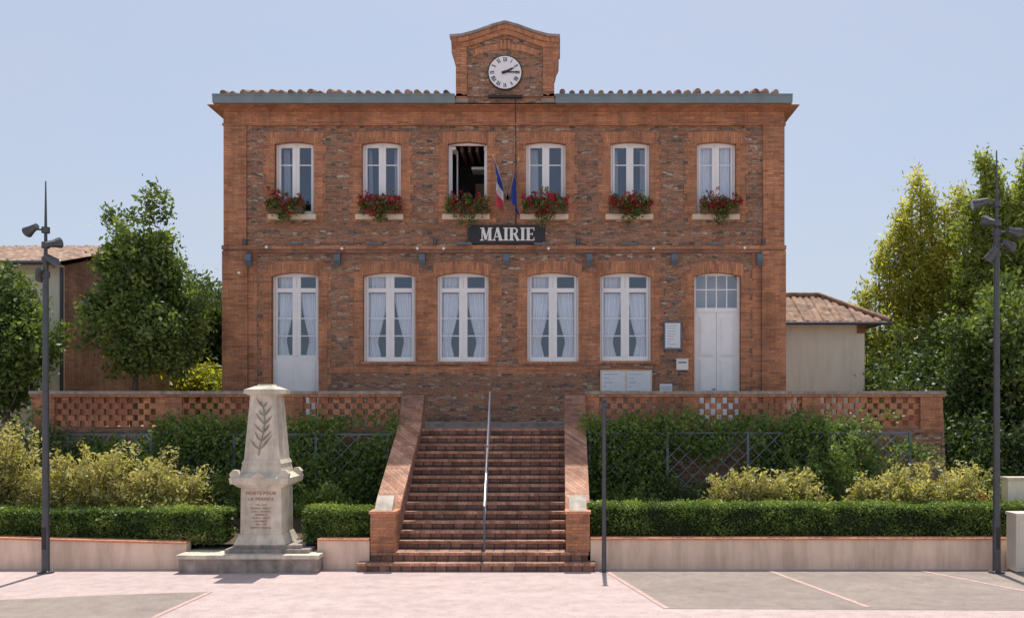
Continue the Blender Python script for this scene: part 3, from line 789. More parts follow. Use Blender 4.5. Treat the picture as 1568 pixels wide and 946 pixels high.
# ================================================================ STAIRS
stc = empty('brick_staircase', (-1.665, -4.5, 0))
sx0, sx1 = -3.48, .15; NS, RH, TD, SY = 16, .18, .25, -6.5
m = MB(); nz = MB()
for i in range(NS):
    y0 = SY+TD*i; zt_ = RH*(i+1); zb_ = RH*i
    a, b = (sx0, sx1)
    if i == 0: a, b, y0 = X(548, -6.6), X(912, -6.6), -6.72
    if i == 1: a, b, y0 = X(566, -6.5), X(900, -6.4), -6.45
    yb = TY-.001
    m.box(a+.001, b-.001, y0+.03, yb, zb_+.0005, zt_-.06, M_stair)
    x = a
    while x < b-.01:        # individual slightly uneven nosing bricks
        x2 = min(x+.33, b); dy = random.uniform(-.006, .006); dz = random.uniform(-.003, .003)
        nz.box(x+.002, x2-.002, y0+dy, y0+.115, zt_-.0595, zt_+dz, M_nose); x = x2
    m.box(a+.001, b-.001, y0+.1155, yb-.001*i, zt_-.0595, zt_-.004, M_stair)
    m.box(a+.001, b-.001, y0+.02, y0+.11, zt_-.058, zt_-.008, M_stair)
m.done('steps', stc); nz.done('step_nosings', stc)
ch = MB(); cap = MB()
for (a, b) in ((sx0-.50, sx0-.001), (sx1+.001, sx1+.47)):
    pr = [(-6.0, 1.10), (-5.75, 1.36), (-3.0, 3.02), (-2.72, 3.45), (-2.6, 3.72), (-2.2, 3.74)]
    ch.prismx([(p[0], p[1]-.10) for p in pr]+[(-2.2, 0), (-6.0, 0)], a, b, M_brick_old)
    for i in range(5):
        p, q = pr[i], pr[i+1]
        cap.poly([(a-.03, p[0], p[1]-.10), (b+.03, p[0], p[1]-.10), (b+.03, q[0], q[1]-.10), (a-.03, q[0], q[1]-.10),
                  (a-.03, p[0], p[1]), (b+.03, p[0], p[1]), (b+.03, q[0], q[1]), (a-.03, q[0], q[1])],
                 [(0, 3, 2, 1), (4, 5, 6, 7), (1, 2, 6, 5), (3, 0, 4, 7)], M_nose if i < 2 else M_brick_old)
    ch.box(a-.015, b+.015, -6.40, -5.98, .36, 1.16, M_brick)
    cap.box(a-.04, b+.04, -6.44, -5.94, 1.161, 1.22, M_capbrick)
    c0 = (a+b)/2-.0
    cap.poly([(c0-.18, -6.36, 1.225), (c0+.18, -6.36, 1.225), (c0+.18, -6.02, 1.225), (c0-.18, -6.02, 1.225), (c0-.18, -6.30, 1.28), (c0+.18, -6.30, 1.28), (c0+.18, -6.05, 1.52), (c0-.18, -6.05, 1.52)],
             [(0, 3, 2, 1), (4, 5, 6, 7), (0, 1, 5, 4), (1, 2, 6, 5), (2, 3, 7, 6), (3, 0, 4, 7)], M_stone)
ch.done('cheek_walls', stc); cap.done('cheek_copings', stc)
h = MB()
hx = lambda y: -1.60-(y+6.3)*.045
def post(y, z0, z1): h.cyl((hx(y), y, z0), (hx(y), y, z1), .022, .022, M_bluemetal, 10)
post(-6.25, .2, 1.30); post(-4.6, 1.3, 2.52); post(-2.75, 2.7, 3.80)
h.cyl((hx(-6.25), -6.25, 1.30), (hx(-2.75), -2.75, 3.80-.0), .026, .026, M_steel, 12)
h.cyl((hx(-6.25), -6.25, .75), (hx(-2.75), -2.75, 3.25), .014, .014, M_steel, 8)
h.done('stair_handrail')

# ================================================================ LOW WALLS / BED
m = MB(); WYF = -6.42
wl0 = -26
m.prism([(wl0, 0), (X(285, WYF), 0), (X(285, WYF), .53), (X(140, WYF), .58), (X(0, WYF), .63), (wl0, .66)], WYF, WYF+.25, M_pinkwall)
m.strip([(wl0, .661), (X(0, WYF), .631), (X(140, WYF), .581), (X(285, WYF), .531)], [(wl0, .70), (X(0, WYF), .67), (X(140, WYF), .62), (X(285, WYF), .57)], WYF-.03, WYF+.27, M_capbrick)
m.box(X(486, WYF), sx0-.53, WYF, WYF+.25, 0, .60, M_pinkwall); m.box(X(486, WYF), sx0-.53, WYF-.03, WYF+.27, .601, .64, M_capbrick)
m.done('low_garden_wall')
m = MB(); m.box(sx1+.50, 26, WYF, WYF+.25, 0, .62, M_pinkwall); m.box(sx1+.50, 26, WYF-.03, WYF+.27, .621, .66, M_capbrick); m.done('low_garden_wall')
m = MB()
m.face([(-40, WYF+.2, .5), (sx0-.5, WYF+.2, .5), (sx0-.5, TY+.02, .8), (-40, TY+.02, .8)], M_soil)
m.face([(sx1+.5, WYF+.2, .5), (40, WYF+.2, .5), (40, TY+.02, .8), (sx1+.5, TY+.02, .8)], M_soil)
m.done('planting_bed')

def hedge(name, x0, x1, y0, y1, z0, z1, n):
    e = empty(name, ((x0+x1)/2, (y0+y1)/2, z0))
    m = MB(); m.box(x0+.05, x1-.05, y0+.05, y1-.05, z0+.05, z1-.05, M_hcore); m.done('stems', e)  # near-black solid block, paints the shade inside the hedge
    u = rng.random(n); P = np.zeros((n, 3)); w = rng.random(n)
    P[:, 0] = x0+(x1-x0)*rng.random(n)
    top_ = u < .42; fr_ = (u >= .42) & (u < .92); bk = u >= .92
    P[:, 1] = np.where(top_, y0+(y1-y0)*w, np.where(fr_, y0, y1)); P[:, 2] = np.where(top_, z1, z0+(z1-z0)*w)
    ends = rng.random(n) < .03; P[ends, 0] = np.where(rng.random(ends.sum()) < .5, x0, x1); P[ends, 1] = y0+(y1-y0)*rng.random(ends.sum())
    bumpy = np.array([mnoise.noise(Vector((p[0]*2.2, p[1]*3, p[2]*3))) for p in P])
    big = np.array([mnoise.noise(Vector((p[0]*.7, 3.1, 0))) for p in P])
    P[:, 1] += np.where(top_, 0, np.where(fr_, -1, 1))*(bumpy*.09); P[:, 2] += np.where(top_, bumpy*.06+big*.05, 0)
    P += rng.normal(size=P.shape)*.026
    sprig = rng.random(n) < .03; P[sprig & top_, 2] += .06
    t = .40+bumpy*.55+big*.3+.15*rng.normal(size=n)+np.where(top_, .15, 0)  # top leaves tinted lighter, light from above painted in
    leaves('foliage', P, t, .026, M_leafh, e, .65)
hy0, hy1 = -6.10, -5.45
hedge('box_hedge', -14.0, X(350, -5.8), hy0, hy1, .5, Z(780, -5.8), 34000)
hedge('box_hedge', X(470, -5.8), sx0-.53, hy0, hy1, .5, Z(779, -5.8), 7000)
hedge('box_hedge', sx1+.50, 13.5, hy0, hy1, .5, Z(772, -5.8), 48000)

# trellis
def trellis(name, xa, xb, z0, z1, posts):
    e = MB(); y = -3.35
    for p in posts: e.box(p-.03, p+.03, y-.03, y+.03, .7, z1+.04, M_bluemetal)
    e.box(xa, xb, y-.02, y+.02, z1-.02, z1+.02, M_bluemetal); e.box(xa, xb, y-.02, y+.02, z0-.02, z0+.02, M_bluemetal)
    hgt = z1-z0; s = .36; x = xa-hgt
    while x < xb:
        for d, yy_ in ((1, y-.026), (-1, y+.026)):
            p0 = [x, z0]; p1 = [x+hgt, z1]
            if d < 0: p0, p1 = [x, z1], [x+hgt, z0]
            dx = p1[0]-p0[0]; dz = p1[1]-p0[1]
            t0 = max(0, (xa-p0[0])/dx); t1 = min(1, (xb-p0[0])/dx)
            if t1 > t0+.02: e.cyl((p0[0]+dx*t0, yy_, p0[1]+dz*t0), (p0[0]+dx*t1, yy_, p0[1]+dz*t1), .012, .012, M_zinc, 5, False)
        x += s
    return e.done(name)
ty = -3.35
trellis('metal_trellis', X(105, ty), sx0-.6, 1.0, Z(664, ty), [X(p, ty) for p in (105, 232, 359, 484, 594)])
trellis('metal_trellis', sx1+.6, X(1393, ty), 1.0, Z(662, ty), [X(p, ty) for p in (903, 1022, 1145, 1268, 1393)])

def climber(name, xa, xb, z0, z1, n, thr, seed, y=-3.3, mat=M_vine, per=34, size=.042):
    C = []
    while len(C) < n:
        x = random.uniform(xa, xb); z = random.uniform(z0, z1+.25)
        edge = z1+.22*mnoise.noise(Vector((x*1.4, seed, 0)))
        if z > edge: continue
        if mnoise.noise(Vector((x*.8, z*.9, seed)))+.25*mnoise.noise(Vector((x*3, z*3, seed+5))) > thr: C.append((x, y+random.uniform(-.25, .5), z))
    P, t = clump(C, per, (.12, .08, .12), .16, .5)
    return leaves(name, P, t, size, mat, None, .7)
climber('climbing_vine', X(240, ty), sx0-.55, .7, 3.12, 950, -.33, 3)
climber('climbing_vine', X(100, ty), X(250, ty), .7, 2.6, 170, -.15, 13)
climber('climbing_vine', sx1+.5, X(1030, ty), .7, 3.1, 430, -.42, 4)
climber('climbing_vine', X(1020, ty), X(1400, ty), 2.35, 3.12, 250, -.38, 8)
climber('climbing_vine', X(1020, ty), X(1430, ty), .8, 2.5, 230, 0.04, 9)

# shrubs
def shrub(name, x, y, z0, rx, rz, n, mat, size=.05, per=26, spikes=10, tb=.5, asp=.38):
    e = empty(name, (x, y, z0))
    m = MB(); C = []
    for k in range(spikes):
        a = random.uniform(0, 6.28); r = random.uniform(.3, 1.1)
        tip = Vector((x+rx*r*math.cos(a), y+rx*.55*r*math.sin(a), z0+rz*random.uniform(.75, 1.25)))
        b = Vector((x+.1*math.cos(a), y+.1*math.sin(a), z0)); midp = b.lerp(tip, .5)+Vector((0, 0, rz*.18))
        m.cyl(b, midp, .018, .012, M_bark, 5, False); m.cyl(midp, tip, .012, .004, M_bark, 5, False)
        for q in range(9): C.append(tuple(midp.lerp(tip, q/8)+Vector((random.gauss(0, .04), random.gauss(0, .04), 0))))
    m.done('stems', e)
    P1, t1 = clump(C, 8, .05, .12, tb+.15)
    C2 = ellipsoid_pts((x, y, z0+rz*.45), (rx, rx*.6, rz*.56), n, .5, x, .4)
    P2, t2 = clump(C2, per, (.09, .08, .07), .2, tb)
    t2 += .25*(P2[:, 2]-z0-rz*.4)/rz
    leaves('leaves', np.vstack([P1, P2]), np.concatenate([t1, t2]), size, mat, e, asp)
Y = -4.95
for (px, top_, rx) in ((5, 655, 1.0), (75, 708, .95), (150, 688, 1.0), (215, 700, 1.0), (268, 722, .75), (-50, 690, 1.0)):
    z1 = Z(top_, Y); shrub('variegated_shrub', X(px, Y), Y+random.uniform(-.1, .2), .7, rx, (z1-.7)*.92, 165, M_leafb, .046, 26, 22)
for (px, top_, rx) in ((1130, 726, .75), (1200, 722, .9), (1385, 716, .9), (1455, 720, .9), (1330, 738, .5)):
    z1 = Z(top_, Y); shrub('variegated_shrub', X(px, Y), Y+random.uniform(-.1, .1), .7, rx, (z1-.7)*.92, 140, M_leafb, .046, 26, 22)
shrub('tall_green_shrub', X(1285, -4.2), -4.2, .7, .50, Z(684, -4.2)-.7, 70, M_vine, .05, 24, 12)
shrub('tall_green_shrub', X(1240, -3.8), -3.8, .7, .6, Z(704, -3.8)-.7, 70, M_vine, .05, 24, 8)
shrub('tall_green_shrub', X(1500, -3.9), -3.9, .7, .8, Z(730, -3.9)-.7, 100, M_leaf, .05, 24, 8)
shrub('tall_green_shrub', X(1350, -3.5), -3.5, .7, .8, Z(702, -3.5)-.7, 90, M_vine, .05, 24, 10)
shrub('tall_green_shrub', X(1060, -4.0), -4.0, .7, .7, Z(745, -4.0)-.7, 80, M_leafd, .05, 24, 8)
shrub('tall_green_shrub', X(960, -4.4), -4.4, .7, .8, Z(752, -4.4)-.7, 90, M_leaf, .05, 24, 6)
shrub('tall_green_shrub', X(330, -4.5), -4.5, .7, .6, Z(735, -4.5)-.7, 80, M_leaf, .05, 24, 8)
shrub('tall_green_shrub', X(500, -4.5), -4.5, .7, .7, Z(750, -4.5)-.7, 80, M_vine, .05, 24, 8)
P, t = clump([(X(1500, -5.2), -5.2, Z(760, -5.2)), (X(1506, -5.2), -5.2, Z(762, -5.2)), (X(1475, -5.2), -5.2, Z(768, -5.2))], 40, .05, .1, .8); leaves('rose_flowers', P, t, .025, M_petal)

# ================================================================ WAR MEMORIAL
wm = empty('stone_war_memorial', (X(411, -6.1), -6.1, 0)); m = MB()
mx, my = X(408, -6.1), -6.05
pa, pb = X(275, -6.8), X(487, -6.8)
m.box(pa, pb, -6.85, -5.4, 0, .29, M_stonegrey); m.box(pa-.04, pb+.04, -6.89, -5.38, .291, .37, M_stone)
m.box(X(345, -6.6), X(474, -6.6), -6.65, -5.45, .371, .45, M_stonegrey); m.box(X(358, -6.5), X(462, -6.5), -6.55, -5.5, .4501, .53, M_stonegrey)
m.frustum(mx, my, .53, .62, .54, .50, .50, .46, M_stone)
m.frustum(mx, my, .6201, .74, .50, .46, .45, .41, M_stone)
m.frustum(mx, my, .7401, 1.72, .435, .40, .425, .39, M_stone)
m.frustum(mx, my, 1.7201, 1.80, .45, .41, .56, .50, M_stone); m.frustum(mx, my, 1.8001, 1.93, .60, .54, .62, .56, M_stone)
m.frustum(mx, my, 1.9301, 2.02, .60, .54, .46, .42, M_stone); m.frustum(mx, my, 2.0201, 2.22, .44, .40, .40, .37, M_stone)
for sx in (-1, 1):
    for sy in (-1, 1):
        c_x, c_y = mx+sx*.50, my+sy*.45
        m.prism([(c_x-sx*.13, 1.931), (c_x+sx*.10, 1.931), (c_x+sx*.12, 2.02), (c_x+sx*.05, 2.10), (c_x-sx*.04, 2.09), (c_x-sx*.10, 2.0)], c_y-.07, c_y+.07, M_stone)
m.prism([(mx-.16+.32*i/8, 1.932+.11*math.sin(math.pi*i/8)) for i in range(9)], my-.57, my-.50, M_stone)
m.frustum(mx, my, 2.2201, 2.30, .42, .38, .385, .36, M_stone); m.frustum(mx, my, 2.3001, 3.66, .375, .35, .275, .26, M_stone)
m.frustum(mx, my, 3.6601, 3.70, .29, .27, .375, .35, M_stone); m.frustum(mx, my, 3.7001, 3.79, .385, .36, .375, .35, M_stone); m.frustum(mx, my, 3.7901, 3.86, .36, .34, .20, .19, M_stone); m.frustum(mx, my, 3.8601, 3.90, .17, .16, .15, .14, M_stone)
m.done('stonework', wm)
# palm-leaf relief: fronds leaning off a curving stem, standing 5-6 cm proud
m = MB()
def fy(z): return my-(.35-(z-2.30)/1.36*.09)
stem = [(-.06, 2.40), (-.04, 2.62), (.02, 2.86), (.05, 3.1), (.03, 3.34), (-.04, 3.54)]
for i in range(5):
    p, q = stem[i], stem[i+1]; m.cyl((mx+p[0], fy(p[1])-.012, p[1]), (mx+q[0], fy(q[1])-.012, q[1]), .017, .014, M_relief_shade, 6)
for i in range(6):
    t = i/5; zc = 2.52+.90*t; sxx = np.interp(zc, [p[1] for p in stem], [p[0] for p in stem])
    for sd in (-1, 1):
        ln = (.235 if (i+sd) % 3 else .17)*(1-.38*t); rise = ln*(1.15+.2*math.sin(i*3+sd)); tipz = zc+rise
        tip = Vector((mx+sxx*.6+sd*ln, fy(tipz)-.004, tipz)); b = Vector((mx+sxx, fy(zc)-.01, zc)); mid = (b+tip)/2
        d = (tip-b).normalized(); nrm = Vector((d.z, 0, -d.x))*.036
        rid = mid+Vector((0, -.045, 0)); a1 = mid+nrm+Vector((0, .004, 0)); a2 = mid-nrm+Vector((0, .004, 0))
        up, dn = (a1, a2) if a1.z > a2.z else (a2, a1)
        m.face([b, rid, tip, up], M_stone); m.face([b, dn, tip, rid], M_relief_shade)  # upper face pale, lower face dark: shading painted onto each frond
        off_ = Vector((0, .003, -.018)); m.face([b+off_, dn+off_-nrm*0, tip+off_], M_relief_shade)  # dark sliver under the frond, a painted shadow
m.done('palm_relief', wm)
def text(s, x, y, z, size, mat, name, parent, sp=1.0):
    c = bpy.data.curves.new(name, 'FONT'); c.body = s; c.size = size; c.align_x = 'CENTER'; c.extrude = .003; c.space_character = sp; c.materials.append(mat)
    o = bpy.data.objects.new(name, c); o.location = (x, y, z); o.rotation_euler = (math.pi/2, 0, 0); scene.collection.objects.link(o)
    bpy.context.view_layer.update()
    o.parent = parent; o.matrix_parent_inverse = Matrix.Translation(parent.location).inverted(); return o
text('MORTS POUR', mx, my-.405, 1.57, .098, M_redink, 'inscription_1', wm, 1.08); text('LA FRANCE', mx, my-.406, 1.45, .098, M_redink, 'inscription_2', wm, 1.08)
names = ['1914 - 1918', 'ARNAUD J.  BEDEL P.', 'CAZE L.  DELMAS R.', 'ESPARBES M.', 'FAURE A.  GAY H.', 'LACOMBE E.', '1939 - 1945', 'MARTY P.  ROUX G.']
for k, s in enumerate(names): text(s, mx, my-.409, 1.34-.068*k, .048, M_redink, 'names_%d' % k, wm)
P, t = clump([(X(262+9*k, -6.1), -6.12+.03*random.random(), .62) for k in range(7)], 60, (.06, .06, .06), .1, .6); leaves('potted_leaves', P, t, .03, M_leafb, None)

# ================================================================ STREET LAMPS
def spot(m, p, d, arm):
    p = Vector(p); d = Vector(d).normalized(); arm = Vector(arm)
    m.cyl(arm, p, .022, .022, M_metal, 8)
    m.cyl(p-d*.13, p+d*.06, .055, .085, M_metal, 14); m.cyl(p+d*.06, p+d*.17, .088, .115, M_metal, 14)
    m.cyl(p+d*.1701, p+d*.18, .10, .10, M_lens, 14)
    s = d.cross(Vector((0, 0, 1))).normalized(); m.cyl(p-s*.11, p+s*.11, .013, .013, M_metal, 6)
def lamp(x, y, h, spots):
    e = empty('street_lamp', (x, y, 0)); m = MB()
    m.cyl((x, y, 0), (x, y, .035), .16, .16, M_metal, 16); m.cyl((x, y, .035), (x, y, 1.1), .078, .076, M_metal, 16); m.cyl((x, y, 1.1), (x, y, h*.8), .07, .055, M_metal, 16)
    m.cyl((x, y, h*.8), (x, y, h), .04, .012, M_metal, 12); m.cyl((x, y, h*.795), (x, y, h*.805), .062, .062, M_metal, 14)
    m.box(x-.04, x+.04, y-.082, y-.06, .5, .95, M_black)
    for k in range(4):
        a = k*math.pi/2+.78; m.cyl((x+.12*math.cos(a), y+.12*math.sin(a), .035), (x+.12*math.cos(a), y+.12*math.sin(a), .06), .015, .015, M_steel, 6)
    for dx, dz, dr in spots:
        z = dz; m.cyl((x, y, z-.06), (x, y, z+.06), .08, .08, M_metal, 14)
        spot(m, (x+dx, y-.05, z+.02), dr, (x, y, z))
    m.done('pole_and_spotlights', e)
ly = -6.85; s_ = (DIST+ly)/F
zz = lambda p: CAMZ+(625-p)*s_
lamp(X(70, ly), ly, zz(277), [(-.24, zz(352), (-.8, .3, -.35)), (.16, zz(375), (.5, .7, .25)), (-.10, zz(420), (-.3, .8, -.4)), (.12, zz(398), (.6, .4, -.5))])
lamp(X(1526, ly), ly, zz(230), [(-.34, zz(312), (-.9, .2, -.25)), (-.13, zz(342), (-.5, .7, .3)), (.30, zz(356), (.9, .3, -.2)), (-.08, zz(388), (-.2, .6, -.6)), (.2, zz(376), (.6, .5, -.2))])
m = MB(); px_, py_ = X(925, -6.7), -6.7
m.cyl((px_, py_, 0), (px_, py_, .02), .11, .11, M_metal, 16); m.cyl((px_, py_, .02), (px_, py_, 3.56), .048, .04, M_metal, 14); m.cyl((px_, py_, 3.56), (px_, py_, 3.60), .05, .03, M_metal, 14)
m.box(px_-.07, px_+.07, py_-.07, py_-.045, 3.42, 3.5, M_metal); m.done('metal_post')
m = MB(); ca = X(1543, -6.6); m.box(ca, ca+.75, -6.95, -6.55, .05, 1.18, M_cabinet); m.box(ca-.02, ca+.77, -6.98, -6.53, 1.181, 1.24, M_cabinet); m.box(ca+.03, ca+.70, -6.93, -6.57, 0, .05, M_stonegrey)
m.box(ca+.05, ca+.37, -6.96, -6.951, .12, 1.1, M_cabinet); m.box(ca+.39, ca+.70, -6.96, -6.951, .12, 1.1, M_cabinet); m.box(ca+.33, ca+.36, -6.98, -6.961, .55, .68, M_black); m.done('utility_cabinet')
m = MB(); m.box(X(1537, -5), X(1537, -5)+1.6, -5.2, -4.9, .5, Z(733, -5), M_cream); m.box(X(1537, -5)-.03, X(1537, -5)+1.63, -5.23, -4.87, Z(733, -5)+.001, Z(729, -5), M_stone); m.done('cream_gate_pillar')

# ================================================================ NEIGHBOURING HOUSES
nh = empty('cream_annex_house', (8, 4, 0)); m = MB(); hx1 = X(1324, 3)
m.box(bx1+.12, hx1, 3.0, 5.5, 0, Z(497, 3)+.05, M_cream); m.box(bx1+.121, hx1+.55, 2.6, 5.9, Z(497, 3)+.0, Z(497, 3)+.05+.06, M_wood)
m.box(hx1-.25, hx1+.02, 2.97, 3.2, Z(510, 3), Z(497, 3)-.001, M_brick_far)
m.done('walls', nh); m = MB()
ex, ey, ez = X(1363, 2.5), 2.5, Z(493, 2.5)
roof_plane(m, (bx1+.1, ey, ez), (1,0,0), (0,1,0), ex-bx1-.1, 1.73, .59, False, True, M_tile, .2, .05)
roof_plane(m, (ex, ey, ez), (0,1,0), (-1,0,0), 3.46, 1.73, .59, True, True, M_tile, .2, .05)
roof_plane(m, (ex, ey+3.46, ez), (-1,0,0), (0,-1,0), ex-bx1-.1, 1.73, .59, True, False, M_tile, .2, .05)
m.cyl((ex, ey, ez+.06), (ex-1.73, ey+1.73, ez+1.08), .085, .085, M_tile, 8); m.cyl((ex-1.73, ey+1.73, ez+1.08), (bx1+.1, ey+1.73, ez+1.08), .085, .085, M_tile, 8)
m.done('roof', nh)
g = MB(); g.cyl((bx1+.1, ey-.03, ez-.03), (ex+.03, ey-.03, ez-.03), .05, .05, M_metal, 8); g.cyl((bx1+.3, 2.9, ez-.05), (bx1+.3, 2.9, 0), .04, .04, M_metal, 8); g.done('gutter', nh)

lh = empty('brick_neighbour_house', (-18, 5, 0)); m = MB()
hx = -14.7; y0_, y1_ = 1.0, 10.6; ze = Z(405, 1.0)
m.box(-30, hx-.01, y0_, y1_, 0, ze, M_cream)
ym = (y0_+y1_)/2; zr = Z(378, ym)
m.prismx([(y0_+.15, 0), (y1_, 0), (y1_, ze), (ym, zr-.12), (y0_+.15, ze)], hx-.2, hx, M_brick_far)
m.box(hx-.35, hx+.012, y0_-.012, y0_+.149, 0, ze, M_cream)
m.box(hx-2.6, hx-1.6, y0_-.02, y0_+.1, 4.0, 5.6, M_dark)
m.cyl((hx+.07, y0_-.1, 0), (hx+.07, y0_-.1, ze-.1), .055, .055, M_metal, 10)
m.done('walls', lh); m = MB(); tn = (zr-ze)/(ym-y0_+.5)
roof_plane(m, (-30, y0_-.5, ze), (1,0,0), (0,1,0), 30+hx+.25, ym-y0_+.5, tn, False, False, M_tile, .22, .06)
roof_plane(m, (hx+.25, y1_+.5, ze), (-1,0,0), (0,-1,0), 30+hx+.25, ym-y0_+.5, tn, False, False, M_tile, .22, .06)
m.cyl((-30, y0_-.53, ze-.02), (hx+.25, y0_-.53, ze-.02), .065, .065, M_metal, 8)
m.done('roof', lh)

# ================================================================ TREES
def tree(name, x, y, z0, ch0, crown_c, crown_r, nclump, per, cr, mat, size, trunk_r=.12, extra=None, seed=1, rough=.3, tb=.45, shell=.45, asp=.55):
    e = empty(name, (x, y, z0)); m = MB()
    ctr = Vector(crown_c); base = Vector((x, y, z0)); fork = Vector((x+.05, y, ch0))
    m.cyl(base, fork, trunk_r, trunk_r*.75, M_bark, 12, False)
    topc = ctr+Vector((0, 0, crown_r[2]*.75)); m.cyl(fork, topc, trunk_r*.75, .02, M_bark, 10, False)
    for k in range(14):
        t = random.uniform(0, .75); st_ = fork.lerp(topc, t); a = k*2.4; r = random.uniform(.55, .9)
        en = Vector((ctr.x+crown_r[0]*r*math.cos(a), ctr.y+crown_r[1]*r*math.sin(a), st_.z+crown_r[2]*random.uniform(.15, .5)))
        mid = st_.lerp(en, .5)+Vector((0, 0, -.1)); m.cyl(st_, mid, trunk_r*.38*(1-t*.5), trunk_r*.2, M_bark, 6, False); m.cyl(mid, en, trunk_r*.2, .008, M_bark, 5, False)
    m.done('trunk', e)
    C = ellipsoid_pts(crown_c, crown_r, nclump, shell, seed, rough)
    if extra is not None: C = np.vstack([C, extra])
    P, t = clump(C, per, cr, .20, tb)
    leaves('crown', P, t, size, mat, e, asp)
    return e
ty_ = -.8
sp = []
for (px, py) in ((228, 290), (231, 300), (229, 312), (168, 325), (172, 335), (252, 305), (255, 320), (180, 345), (245, 330), (232, 325), (200, 332), (306, 470), (308, 500), (290, 440), (150, 470), (298, 530), (292, 545)):
    sp.append((X(px, ty_), ty_+random.uniform(-.2, .2), Z(py, ty_)))
s1 = ellipsoid_pts((X(217, ty_), ty_, Z(400, ty_)), (.95, .95, 1.1), 120, .4, 5, .22)
s2 = ellipsoid_pts((X(268, ty_), ty_, Z(515, ty_)), (.75, .8, .85), 80, .45, 6, .25)
tree('linden_tree', X(205, ty_), ty_, T, Z(575, ty_), (X(222, ty_), ty_, Z(485, ty_)), (1.35, 1.25, 1.7), 360, 85, (.15, .15, .13), M_leaf, .060, .10, np.vstack([np.array(sp), s1, s2]), 2, .2, .52, .38)
tree('garden_tree', X(8, -2.0), -2.0, 0.5, 2.5, (X(8, -2.0), -2.0, Z(520, -2.0)), (1.1, 1.0, 1.75), 260, 70, (.18, .18, .16), M_leaf, .062, .12, None, 4, .2, .4)
tree('garden_tree', X(-70, -1), -1, 0.5, 2.5, (X(-70, -1), -1, Z(540, -1)), (1.6, 1.4, 1.9), 200, 50, (.22, .22, .2), M_leafd, .07, .14, None, 14, .2, .5)
C = ellipsoid_pts((X(30, -3.4), -3.4, 2.0), (2.2, .6, 1.3), 110, .5, 9, .3); P, t = clump(C, 60, .15, .15, .4); leaves('dark_garden_shrub', P, t, .05, M_leafd)
tree('background_tree', X(310, 14), 14, 0, 4, (X(302, 14), 14, Z(510, 14)), (2.1, 2, 2.6), 260, 60, (.28, .28, .24), M_leafd, .10, .2, None, 21, .25, .5)
tree('background_tree', X(345, 10), 10, 0, 3, (X(335, 10), 10, Z(545, 10)), (1.0, 1, 2.4), 140, 60, (.25, .25, .24), M_leafd, .09, .2, None, 27, .25, .4)
tree('background_tree', X(330, 8), 8, 0, 2, (X(316, 8), 8, Z(590, 8)), (.9, 1, .7), 80, 60, (.2, .2, .2), M_leafy, .08, .1, None, 22, .3, .4)
def plume(px, top_, bot_, w, y, n):
    out = []
    for k in range(n):
        t = random.random(); py = top_+(bot_-top_)*t; ww = w*min(1, .12+1.5*t**.8)
        out.append((X(px+random.uniform(-ww, ww)+8*math.sin(py*.05+px), y), y+random.uniform(-ww, ww)*.025, Z(py, y)))
    return out
def grove(name, items, mat, per, cr, size, tb, asp=.3):
    e = empty(name, (X(items[0][0], items[0][4]), items[0][4], 0)); m = MB(); C = []
    for (px, top_, bot_, w, y, n) in items:
        C += plume(px, top_, bot_, w, y, n)
        for q in range(3): m.cyl((X(px+random.uniform(-8, 8), y), y+random.uniform(-.3, .3), 0), (X(px+random.uniform(-3, 3), y), y, Z(top_+12, y)), .05, .008, M_bark, 6, False)
    m.done('stems', e); P, t = clump(C, per, cr, .24, tb)
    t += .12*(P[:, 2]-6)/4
    leaves('foliage', P, t, size, mat, e, asp)
grove('bamboo_grove', [(1411, 270, 520, 16, 6, 60), (1395, 300, 560, 22, 6.2, 70), (1428, 295, 560, 24, 5.8, 80), (1378, 330, 560, 20, 6.4, 60), (1448, 312, 560, 24, 5.6, 70), (1360, 348, 560, 16, 6.6, 46), (1468, 292, 560, 26, 5.4, 80), (1344, 385, 560, 12, 6.8, 30), (1405, 380, 570, 55, 6, 110), (1455, 380, 570, 50, 5.4, 90), (1310, 455, 580, 12, 7, 24), (1325, 440, 580, 14, 7, 26)],
      M_leafy, 55, (.15, .18, .22), .082, .45)
grove('tall_leafy_thicket', [(1508, 245, 600, 20, 4.5, 110), (1492, 300, 600, 24, 4.2, 80), (1530, 275, 620, 28, 4.2, 110), (1550, 300, 620, 30, 4.2, 100), (1572, 240, 620, 34, 4.4, 140), (1476, 350, 600, 24, 4, 70), (1610, 270, 620, 50, 5, 140), (1515, 380, 620, 55, 4, 110), (1562, 380, 620, 50, 4, 100)],
      M_leafm, 60, (.17, .19, .2), .078, .5, .4)
tree('garden_tree', X(1545, 0), 0, 0, 3, (X(1558, 0), 0, Z(560, 0)), (1.9, 1.4, 2.2), 280, 75, (.22, .22, .2), M_leaf, .072, .18, None, 31, .35, .42)
C = np.vstack([ellipsoid_pts((X(1510, 1), .5, 3.2), (3.3, 1.2, 2.4), 380, .5, 41, .3), ellipsoid_pts((X(1400, 4), 4, 4.0), (2.0, 1.0, 2.0), 150, .5, 42, .3)])
P, t = clump(C, 62, .22, .17, .45); leaves('laurel_hedge', P, t, .065, M_leafd)
C = ellipsoid_pts((X(1350, 9), 9, 4.2), (2.5, 1.2, 2.4), 180, .5, 45, .3); P, t = clump(C, 55, .25, .15, .5); leaves('background_shrub', P, t, .08, M_leafm)
C = np.stack([rng.uniform(-80, 80, 500), rng.uniform(50, 58, 500), rng.uniform(0, 5.5, 500)], 1); P, t = clump(C, 40, (1.1, .8, .7), .15, .4); leaves('distant_tree_row', P, t, .3, M_leafd)
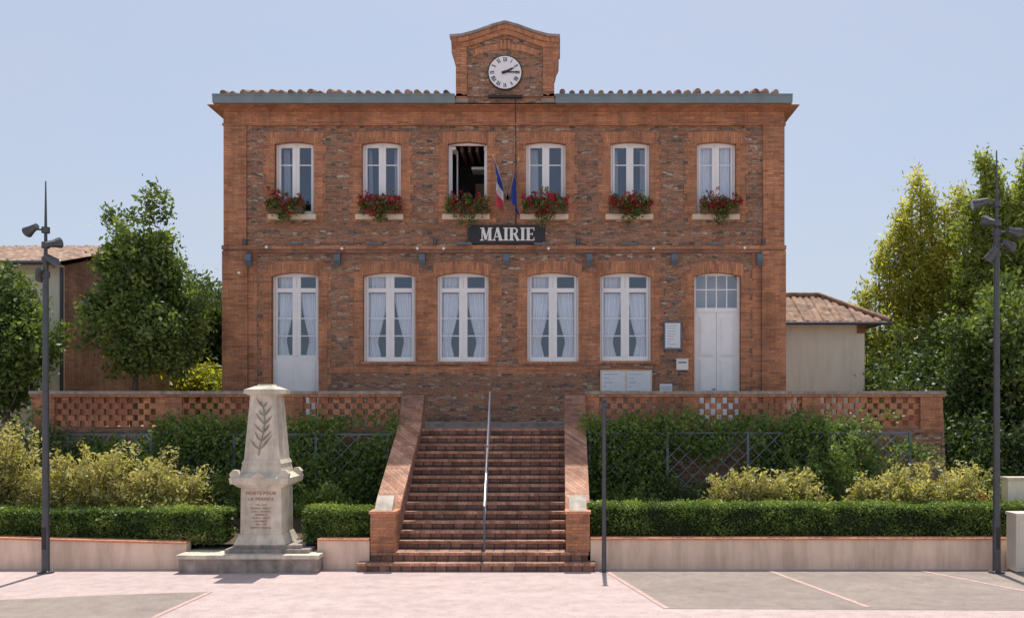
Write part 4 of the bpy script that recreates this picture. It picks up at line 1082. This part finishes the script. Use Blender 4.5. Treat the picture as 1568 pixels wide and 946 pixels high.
C = np.stack([rng.uniform(10, 16, 240), rng.uniform(-2.6, -1.0, 240), rng.uniform(.6, 3.0, 240)], 1); P, t = clump(C, 60, .2, .15, .4); leaves('dark_garden_shrub', P, t, .06, M_leafd)

# ================================================================ LIGHT, SKY, CAMERA
EL, AZ = math.radians(68), math.radians(2)
w = bpy.data.worlds.new('World'); scene.world = w; w.use_nodes = True; nt = w.node_tree
bg = nt.nodes['Background']; sky = nt.nodes.new('ShaderNodeTexSky'); sky.sky_type = 'NISHITA'; sky.sun_disc = False
sky.sun_elevation = EL; sky.sun_rotation = AZ; sky.air_density = 1.0; sky.dust_density = 2.5; sky.ozone_density = 1.5; sky.altitude = 150
tcw = nt.nodes.new('ShaderNodeTexCoord'); mpw = nt.nodes.new('ShaderNodeMapping'); mpw.inputs['Scale'].default_value = (1.2, 1.2, 3.5)
nt.links.new(tcw.outputs['Generated'], mpw.inputs[0]); nw = noise_(nt, mpw.outputs[0], 1.6, 7, .6)
hz = ramp(nt, nw.outputs[0], [(.35, (.48,)*3), (.75, (.85,)*3)])
c = mixc(nt, hz, sky.outputs[0], (3.85, 4.2, 5.0))
nt.links.new(c, bg.inputs[0]); bg.inputs[1].default_value = .15
sd = bpy.data.lights.new('sun', 'SUN'); sd.energy = 5.0; sd.angle = math.radians(.5); sd.color = (1, .95, .88)
so = bpy.data.objects.new('sun', sd); scene.collection.objects.link(so)
dirv = Vector((-math.sin(AZ)*math.cos(EL), -math.cos(AZ)*math.cos(EL), -math.sin(EL))); so.rotation_euler = dirv.to_track_quat('-Z', 'Y').to_euler(); so.location = (0, 20, 40)
cd = bpy.data.cameras.new('camera'); cd.sensor_width = 36; cd.lens = F/1568*36; cd.shift_x = (784-857)/1568; cd.shift_y = (625-472.5)/1568; cd.clip_end = 3000
co = bpy.data.objects.new('camera', cd); co.location = (0, -DIST, CAMZ); co.rotation_euler = (math.pi/2, 0, 0); scene.collection.objects.link(co); scene.camera = co
scene.view_settings.view_transform = 'Standard'; scene.view_settings.look = 'None'; scene.view_settings.exposure = 0
